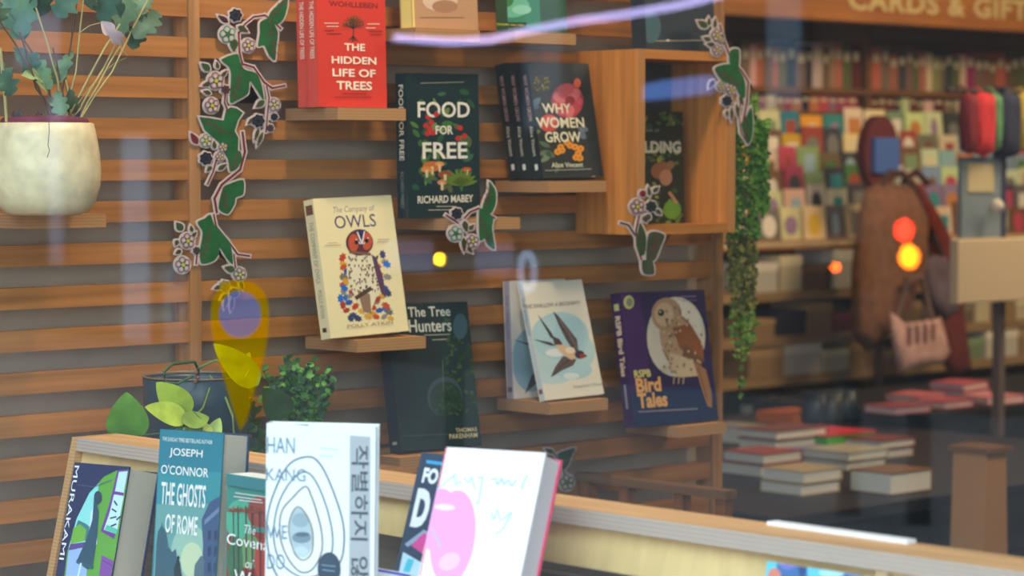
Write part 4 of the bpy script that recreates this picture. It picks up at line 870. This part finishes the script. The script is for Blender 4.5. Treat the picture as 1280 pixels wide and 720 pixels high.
XC = {'maroon':(110,30,44),'magenta':(170,36,90),'navy':(40,46,70),'tan':(170,136,96),'olive':(104,100,60),'salmon':(196,110,80),'taupe':(126,108,90)}
row(1.745, .13, .165, PY(930,90,5.6)[0], 6.93, 5.69, 'on the highest far shelf', ['tan','taupe','brown','cream','maroon','taupe','salmon','navy','olive'], 'books on the highest far shelf')
row(1.745, .12, .16, 7.02, PY(1300,90,5.6)[0], 5.69, 'on the highest far shelf, right of the upright', ['magenta','dark','salmon','taupe','olive','tan','brown','cream'], 'books on the highest far shelf, right part')
for k in range(1): pass
for i, (lo, hi) in enumerate(((.045,.055),)): row(1.665, lo, hi, PY(940,120,5.6)[0], 6.92, 5.69, 'on the shallow shelf above the cards', ['pink','tan','navy','orange','cream','lilac','taupe'], 'small books on the shallow shelf', .03, .06)
for i, (lo, hi) in enumerate(((.045,.055),)): row(1.665, lo, hi, 7.02, PY(1300,120,5.6)[0], 5.69, 'on the shallow shelf, right of the upright', ['maroon','taupe','brown','dark','cream'], 'small books on the shallow shelf, right part', .03, .06)
# lower shelves: boxed stationery, small gift boxes
random.seed(61)
low = [(1.075, .05, .13, 'on the shelf below the card rack', ['cream','cream','green','red','tan','white','brown','dark']), (.93, .05, .11, 'on the middle lower shelf', ['tan','cream','maroon','taupe','navy','cream']), (.80, .05, .1, 'on the low far shelf', ['cream','tan','sage green','taupe','white']), (.60, .06, .14, 'on the lowest far shelf', ['cream','tan','dark','white'])]
for z, lo, hi, where, names in low:
    x = PY(925, 400, 5.5)[0]; k = 0
    while x < PY(1300, 400, 5.5)[0]:
        wd = random.uniform(.07, .2); h = random.uniform(lo, hi); cn = random.choice(names); c = CARD_COL.get(cn) or XC[cn]
        if True:
            e = empty('gift_box', (x, 5.46, z+.0005)); tag(e, f'{cn} stationery box, {ordi(k)} from the left {where}', 'box', 'boxes '+where)
            MB().box((0, 0, 0), (wd, .16, h*.7), M(tuple(int(v*.85) for v in c), .7)).build('box_base', e, local=True)
            MB().box((-.002, -.002, h*.7), (wd+.002, .162, h), M(c, .7)).build('lid', e, local=True); k += 1
        x += wd+.012
# tables
def table(name, label, x0, x1, y0, y1, z, top, legc, ins=.04):
    e = empty(name, ((x0+x1)/2, (y0+y1)/2, 0)); tag(e, label, 'table')
    bevel(MB().box((x0, y0, z-.03), (x1, y1, z), M(top, .5, kind='woodx')).build('tabletop', e), .004)
    for x, y in ((x0+ins, y0+ins), (x1-ins-.03, y0+ins), (x0+ins, y1-ins-.03), (x1-ins-.03, y1-ins-.03)): MB().box((x, y, 0), (x+.03, y+.03, z-.03), M(legc, .5)).build('leg', e)
    MB().box((x0+ins, y0+ins+.008, .57), (x1-ins, y0+ins+.022, .59), M(legc, .5)).build('crossbar', e); return e
table('display_table', 'dark table crowded with stacks of books behind the slatted screen', 4.05, 5.69, 3.52, 5.05, .75, (40,42,52), (34,34,40))
tb = empty('display_table', (6.6, 4.9, 0)); tag(tb, 'table under a black cloth with flat pink books, further back', 'table')
bevel(MB().box((5.74, 4.45, .76), (7.2, 5.1, .785), M((30,32,40), .6)).build('tabletop', tb), .004)
m = MB(); rows = []
for z, amp in ((.759, 0), (.6, .01), (.4, .018), (.1, .024)):
    r = []
    for k in range(120):
        t = k/120*4; s_ = int(t); u = t-s_; c = [((5.74,4.45),(7.2,4.45)),((7.2,4.45),(7.2,5.1)),((7.2,5.1),(5.74,5.1)),((5.74,5.1),(5.74,4.45))][s_]; n_ = [(0,-1),(1,0),(0,1),(-1,0)][s_]
        a_ = amp*math.sin(k*1.3); r.append((c[0][0]+(c[1][0]-c[0][0])*u+n_[0]*a_, c[0][1]+(c[1][1]-c[0][1])*u+n_[1]*a_, z))
    rows.append(r)
m.grid(rows, M((26,32,44), .9, kind='cloth'), True).build('tablecloth', tb)
# stacks on the near table
def flatbook(label, x, y, z, wx, wy, h, c, page=(226,220,206), rz=0, grp='books stacked on the near table'):
    e = empty('stacked_book', (x, y, z), (0, 0, math.radians(rz))); tag(e, label, 'book', grp); cm = M(c, .5)
    m = MB(); m.box((0, 0, 0), (wx, wy, .003), cm); m.box((0, 0, h-.003), (wx, wy, h), cm); m.box((wx-.003, 0, .003), (wx, wy, h-.003), cm); m.build('cover', e, local=True)
    MB().box((.002, .003, .003), (wx-.003, wy-.003, h-.003), M(page, .8, kind='pages')).build('page_block', e, local=True)
def at(px, py, z=.7505): q = PZ(px, py, z); return q[0], q[1]
stacks = [((1003,621),.135,.125,[(.027,(176,150,112),'tan'),(.028,(196,170,130),'pale tan')],'front left of the near table'), ((1115,620),.15,.12,[(.05,(136,100,70),'thick brown')],'front right corner of the near table'),
 ((953,598),.14,.13,[(.03,(120,110,100),'grey-brown'),(.026,(170,80,74),'dusty red')],'left end of the near table'), ((1060,590),.15,.14,[(.024,(120,100,84),'brown'),(.022,(190,180,160),'pale')],'middle of the near table'),
 ((970,566),.2,.13,[(.03,(120,90,80),'brown'),(.024,(130,74,66),'rust')],'back left of the near table'), ((1015,573),.12,.1,[(.02,(150,140,170),'lavender')],'middle back of the near table'), ((1100,575),.14,.12,[(.024,(150,110,90),'sandy'),(.022,(130,60,50),'dark red')],'right side of the near table')]
for (px, py), wx, wy, L, where in stacks:
    x, y = at(px, py); z = .7505
    for k, (h, c, cn) in enumerate(L):
        flatbook(f'{cn} book lying flat, {"upper" if k else ("lower" if len(L) > 1 else "single")} one at the {where}', x+k*.004, y-k*.003+.003, z, wx, wy, h, c); z += h+.0006
x, y = at(1080, 556); flatbook('pink-red book with green edge lying at the back of the near table', x-.15, y, .7505, .2, .2, .035, (214,60,80), (90,180,60))
x, y = at(990, 531); flatbook('bright orange flat book at the far corner of the near table', x, y, .7505, .16, .14, .03, (226,116,30), (220,110,30))
x, y = at(925, 556); flatbook('white paged book at the left end of the near table, half behind the vine', x, y, .7505, .12, .14, .045, (150,140,130))
# pink books on the cloth table
random.seed(71)
for k, (px, py, st) in enumerate([(1120,519,1),(1180,512,1),(1236,506,1),(1150,504,1),(1205,498,2)]):
    x, y = at(px, py, .7855)
    for j in range(st): flatbook(f'pink flat book, {ordi(k)} from the front left on the black cloth table'+(', upper copy' if j else ''), x, y, .7855+.022*j, .15, .12, .021, [(206,110,124),(196,90,110),(216,130,140)][k % 3], (220,190,190), random.uniform(-8,8), 'pink books on the black cloth table')
for k, px in enumerate((1018,1038,1056)):
    x, y = PY(px, 500, 4.72)[:2]; e = empty('mug', (x, y, .7505)); tag(e, f'dark blue mug, {["left","middle","right"][k]} one of three at the back of the near table', 'mug', 'dark mugs on the near table')
    MB().lathe([(0,0),(.032,0),(.036,.01),(.037,.09),(.034,.09),(.033,.01),(0,.008)], (0,0,0), M([(50,64,84),(70,76,84),(44,60,76)][k], .4, .5), 24).build('body', e, local=True)
    MB().tube([(.036,0,.07),(.055,0,.065),(.058,0,.04),(.036,0,.025)], .005, M((60,70,84), .4), 8).build('handle', e, local=True)
bx0 = PZ(1218, 655, .02) if 0 else None
cr = MB(); q = PX(1218, 600, 5.0)
e = empty('cardboard_plinth', (4.58, 3.4, 0)); tag(e, 'tall tan cardboard plinth standing right of the near table', 'plinth')
MB().prism([(4.51, 3.36, 0.0), (4.65, 3.36, 0.0), (4.62, 3.36, .86), (4.55, 3.36, .86)], (0, .09, 0), M((176,128,84), .7)).build('column', e)
MB().box((4.54, 3.35, .8602), (4.63, 3.46, .872), M((120,84,56), .7)).build('cap', e)

# bag stand
YB2 = 5.22
def bp(x, y, Y=YB2): return PY(x, y, Y)
sx = bp(1128, 200)
e = empty('bag_stand', (sx[0], YB2+.09, 0)); tag(e, 'dark upright stand with a blue sign, hung with bags', 'stand')
MB().lathe([(0,0),(.12,0),(.12,.012),(.02,.02),(0,.02)], (sx[0], YB2+.09, 0), M((40,30,34), .5), 28).build('base', e)
MB().tube([(sx[0], YB2+.09, .02), (sx[0], YB2+.09, 1.64)], .014, M((50,34,36), .5), 10).build('pole', e)
c0 = bp(1115, 200); hb = [(c0[0]+.088*math.cos(t), YB2+.04, c0[2]+.02+.125*math.sin(t)) for t in [2*PI*k/30 for k in range(30)]]
hbo = MB().prism(hb, (0, .035, 0), M((92,34,36), .7)).build('head_board', e)
a, b_ = bp(1101,172), bp(1131,216); MB().box((a[0], YB2+.022, b_[2]), (b_[0], YB2+.0395, a[2]), M((70,100,170), .5)).build('sign_plate', hbo)
MB().tube([(sx[0]-.10, YB2+.075, 1.45), (sx[0]+.16, YB2+.075, 1.45)], .008, M((50,34,36), .5), 8).build('arm', e)
def bag(label, outline, Y, d, c, strap=None, stripes=None, grp='bags on the dark stand'):
    e = empty('shoulder_bag', tuple(PY(outline[0][0], outline[0][1], Y))); tag(e, label, 'bag', grp)
    # softly bulged body: rings from the outline towards its middle, front and back
    P = [PY(x, y, Y) for x, y in outline]; cx_ = sum(P)/len(P); rows = []
    for f_, dy in ((.55, -d), (.85, -d*.8), (1, 0), (.85, d*.6), (.55, d*.7)): rows.append([cx_+(p-cx_)*f_+np.array([0, dy, 0]) for p in P])
    m = MB(); m.face(rows[0], M(c, .9, kind='cloth')); m.grid(rows, M(c, .9, kind='cloth'), True); m.face(rows[-1][::-1], M(c, .9, kind='cloth')); bd = m.build('body', e)
    if strap: MB().tube([PY(x, y, Y) for x, y in strap], .011, M(tuple(int(v*.6) for v in c), .9), 8).build('strap', e)
    if stripes:
        m = MB()
        for (x0_, y0_, x1_, y1_) in stripes: m.face([PY(x0_, y0_, Y-d-.002), PY(x1_, y0_, Y-d-.002), PY(x1_, y1_, Y-d-.002), PY(x0_, y1_, Y-d-.002)], M((110,70,76), .8))
        m.build('print', bd)
bag('long brown tweed bag on the left of the dark stand', [(1100,228),(1082,235),(1072,270),(1064,340),(1064,420),(1084,440),(1100,430),(1118,412),(1140,380),(1158,330),(1160,270),(1140,232)], YB2-.06, .035, (122,84,64), [(1100,235),(1112,216),(1128,216),(1146,240)])
bag('maroon bag with a looped strap on the right of the dark stand', [(1140,222),(1158,240),(1180,280),(1198,330),(1200,380),(1206,430),(1212,470),(1192,478),(1170,440),(1166,380),(1162,320),(1150,260)], YB2+.03, .03, (104,40,36), [(1128,228),(1145,214),(1160,230)])
bag('small grey-blue bag hanging between the tweed and maroon bags', [(1152,320),(1180,318),(1196,350),(1198,390),(1180,400),(1162,376)], YB2-.08, .02, (100,84,96), [(1160,322),(1165,290),(1178,320)])
bag('pinkish cotton tote bag with striped print, low on the dark stand', [(1112,390),(1126,404),(1150,402),(1176,396),(1188,440),(1180,454),(1148,458),(1122,466),(1116,430)], YB2-.13, .02, (190,150,144), [(1122,402),(1134,350),(1152,345),(1164,400)], [(1134,408,1139,432),(1144,406,1149,430),(1154,405,1159,429),(1164,404,1169,426)])
# right-hand fixture: cream panel on a post, poster panel, hanging bags
YR = 4.27
fx = empty('display_fixture', tuple(np.array([PY(1255,300,YR)[0], YR+.05, 0]))); tag(fx, 'tall display fixture with a cream box panel on a grey post at far right', 'display stand')
a, b_ = PY(1198,300,YR), PY(1310,378,YR); bevel(MB().box((a[0], YR, b_[2]+.01), (b_[0], YR+.03, a[2]), M((200,178,150), .6)).build('cream_box', fx), .004)
a2 = PY(1250,380,YR+.06); MB().box((a2[0], YR+.06, .02), (a2[0]+.026, YR+.085, b_[2]+.03), M((104,92,92), .5)).build('post', fx); MB().box((a2[0]-.05, YR-.02, 0), (a2[0]+.09, YR+.12, .02), M((50,44,46), .6)).build('foot', fx)
a, c_ = PY(1214,196,YR), PY(1262,298,YR); MB().box((a[0], YR+.03, c_[2]+.003), (c_[0], YR+.045, a[2]), M((120,134,146), .5)).build('poster_panel', fx); ppn = [o for o in bpy.data.objects if o.name.startswith('poster_panel')][0]
q0, q1 = PY(1220,205,YR), PY(1252,240,YR); MB().box((q0[0], YR+.026, q1[2]), (q1[0], YR+.0298, q0[2]), M((190,176,140), .6)).build('pale_patch', ppn)
MB().sphere(tuple(PY(1246,258,YR-.01)), .02, M((206,196,186), .6)).build('pale_knob', ppn)
a, c_ = PY(1264,190,YR), PY(1276,298,YR); MB().box((a[0], YR+.03, c_[2]+.003), (a[0]+.02, YR+.06, PY(1264,108,YR)[2]), M((50,56,90), .5)).build('frame_post', fx)
rl = PY(1200,112,YR); MB().tube([(rl[0], YR+.045, rl[2]), (PY(1310,108,YR)[0], YR+.045, rl[2])], .008, M((60,50,50), .5), 8).build('hanging_rail', fx)
for k, (x0_, x1_, c, lb) in enumerate([(1203,1218,(120,36,48),'dark maroon'),(1216,1240,(196,50,60),'bright red'),(1238,1248,(90,140,100),'narrow green'),(1248,1272,(44,48,72),'navy blue'),(1272,1290,(190,160,60),'mustard yellow')]):
    yb_ = [190,192,188,194,186][k]; P = [(x0_,118),((x0_+x1_)/2,115),(x1_,118),(x1_+1,150),(x1_-1,yb_),((x0_+x1_)/2,yb_+3),(x0_+1,yb_),(x0_-1,150)]
    q = [PY(x, y, YR+.002*k) for x, y in P]; e = empty('hanging_scarf', tuple(q[0])); tag(e, f'{lb} folded scarf hanging from the rail at far right', 'scarf', 'scarves on the right rail')
    c_ = sum(q)/len(q); rows = [[c_+(p-c_)*f_+np.array([0, dy, 0]) for p in q] for f_, dy in ((.6,-.02),(.9,-.014),(1,0),(.9,.012),(.6,.016))]; m = MB(); mm = M(c, .9, kind='cloth'); m.face(rows[0], mm); m.grid(rows, mm, True); m.face(rows[-1][::-1], mm); m.build('cloth', e)
    t_ = q[1]; MB().tube([t_-np.array([0,0,.004]), np.array([t_[0], YR+.02, rl[2]+.011]), np.array([t_[0], YR+.058, rl[2]+.002])], .003, M(c, .8), 6).build('loop', e)

# ------------------------------------------------------------------ the street outside, seen only as reflections in the pane
struct('trim_1', MB().box((-14, -8, -.12), (1.42, 30, -.02), M((96,96,98), .9, kind='mottle')))
fa = empty('street_facade', (-9.5, 12, 0)); tag(fa, 'grey masonry building across the street, mirrored in the window', 'building')
MB().box((-10, 1, -.02), (-9.5, 30, 8.0), M((74,66,62), .9, kind='mottle')).build('wall', fa)
random.seed(81)
def mir(px, py, X):     # the place behind the camera whose mirror image falls on this ray
    r = ray(px, py); q = CAM+r*((2*XP-X)/r[0]); return np.array([X, q[1], q[2]])
for xa, xb, ya, yb, c in ((152,186,170,470,(150,165,190)), (205,232,330,520,(110,120,140)), (20,75,20,80,(120,130,160)), (60,78,120,330,(140,140,165)), (480,640,300,345,(120,120,160)), (960,1000,-200,130,(110,125,140)), (655,700,-100,160,(104,110,120))):  # pale panels added so their mirror images give the soft streaks
    p, q = mir(xa, ya, -9.46), mir(xb, yb, -9.46); y0_, y1_ = sorted((p[1], q[1]))
    MB().box((-9.499, y0_-.05, q[2]-.05), (-9.47, y1_+.05, p[2]+.05), M((60,62,66), .6)).build('streak_frame', fa); MB().box((-9.4699, y0_, q[2]), (-9.455, y1_, p[2]), M(c, .3, .5)).build('pane', fa)
def lampthing(name, label, cat, spots, X, pole=True):
    P = [mir(x, y, X) for x, y, *_ in spots]; e = empty(name, (P[0][0], P[0][1], 0)); tag(e, label, cat)
    hs = None; zt = max(p[2] for p in P)+.1; zb = min(p[2] for p in P)-.1; yc = sum(p[1] for p in P)/len(P); yw = max(abs(p[1]-yc) for p in P)+.07
    MB().box((X-.16, yc-yw, zb), (X-.02, yc+yw, zt), M((22,24,24), .6)).build('housing', e); hs = e.children[0] if e.children else None
    MB().tube([(X-.09, yc, -.02), (X-.09, yc, zb)], .05, M((60,62,62), .5), 10).build('pole', e)
    for (x, y, r, c, s_), p in zip(spots, P):
        n = 20; m = MB(); m.face([(X, p[1]+r*math.cos(2*PI*k/n), p[2]+r*math.sin(2*PI*k/n)) for k in range(n)], M(c, .3, emit=s_)); m.grid([[(X, p[1]+r*math.cos(2*PI*k/n), p[2]+r*math.sin(2*PI*k/n)) for k in range(n)], [(X-.021, p[1]+r*math.cos(2*PI*k/n), p[2]+r*math.sin(2*PI*k/n)) for k in range(n)]], M((30,30,30), .6), True); m.build('lamp', hs or e)
lampthing('traffic_light', 'traffic light showing red and amber lamps, mirrored in the window', 'traffic light', [(1129,288,.045,(255,30,16),46), (1135,321,.05,(255,120,8),46)], -5.5)
lampthing('street_lamp', 'small yellow lamp on a post, mirrored in the window', 'lamp', [(548,324,.026,(255,200,20),60)], -5.0)
lampthing('indicator_lamp', 'tiny orange lamp on a post, mirrored in the window', 'lamp', [(1043,334,.02,(255,90,10),36)], -5.5)
# glowing strip and blue panel added outside to mirror as coloured streaks
P = [mir(x, y, -6.0) for x, y in ((490,47),(560,52),(610,50),(660,38),(720,26),(780,18),(850,6),(905,-8))]
m = MB(); rows = []
for dz in (-.02, .02): rows.append([(p[0], p[1], p[2]+dz) for p in P])
m.grid(rows, M((235,225,255), .5)); m.grid([[(p[0]-.01, p[1], p[2]+.016) for p in P], [(p[0]-.01, p[1], p[2]-.016) for p in P]], M((235,225,255), .5))
e = m.build('streak_strip'); 
for mt_ in [M((205,190,255), .5, emit=5.5)]: e.data.materials[0] = mt_
tag(e, 'pale violet glowing strip added across the street, a streak in the window', 'reflected streak')
P = [mir(x, y, -6.4) for x, y in ((803,106),(826,101),(884,94),(882,116),(840,122),(803,125))]
m = MB(); m.prism([tuple(p) for p in P], (-.06, 0, 0), M((110,150,225), .5, emit=1.7)); tag(m.build('streak_panel'), 'blue glowing panel added across the street, a streak in the window', 'sign')  # blue emitter added only for the patch it mirrors into the glass
P0 = mir(658, 340, -6.2); m = MB(); rg = []
for k in range(25): a = 2*PI*k/24; rg.append((P0[0], P0[1]+.052*math.cos(a), P0[2]+.095*math.sin(a)))
m.tube(rg, .014, M((170,190,225), .5, emit=2.6), 6); tag(m.build('ring_sign'), 'pale lit oval ring sign across the street, mirrored in the window', 'sign')
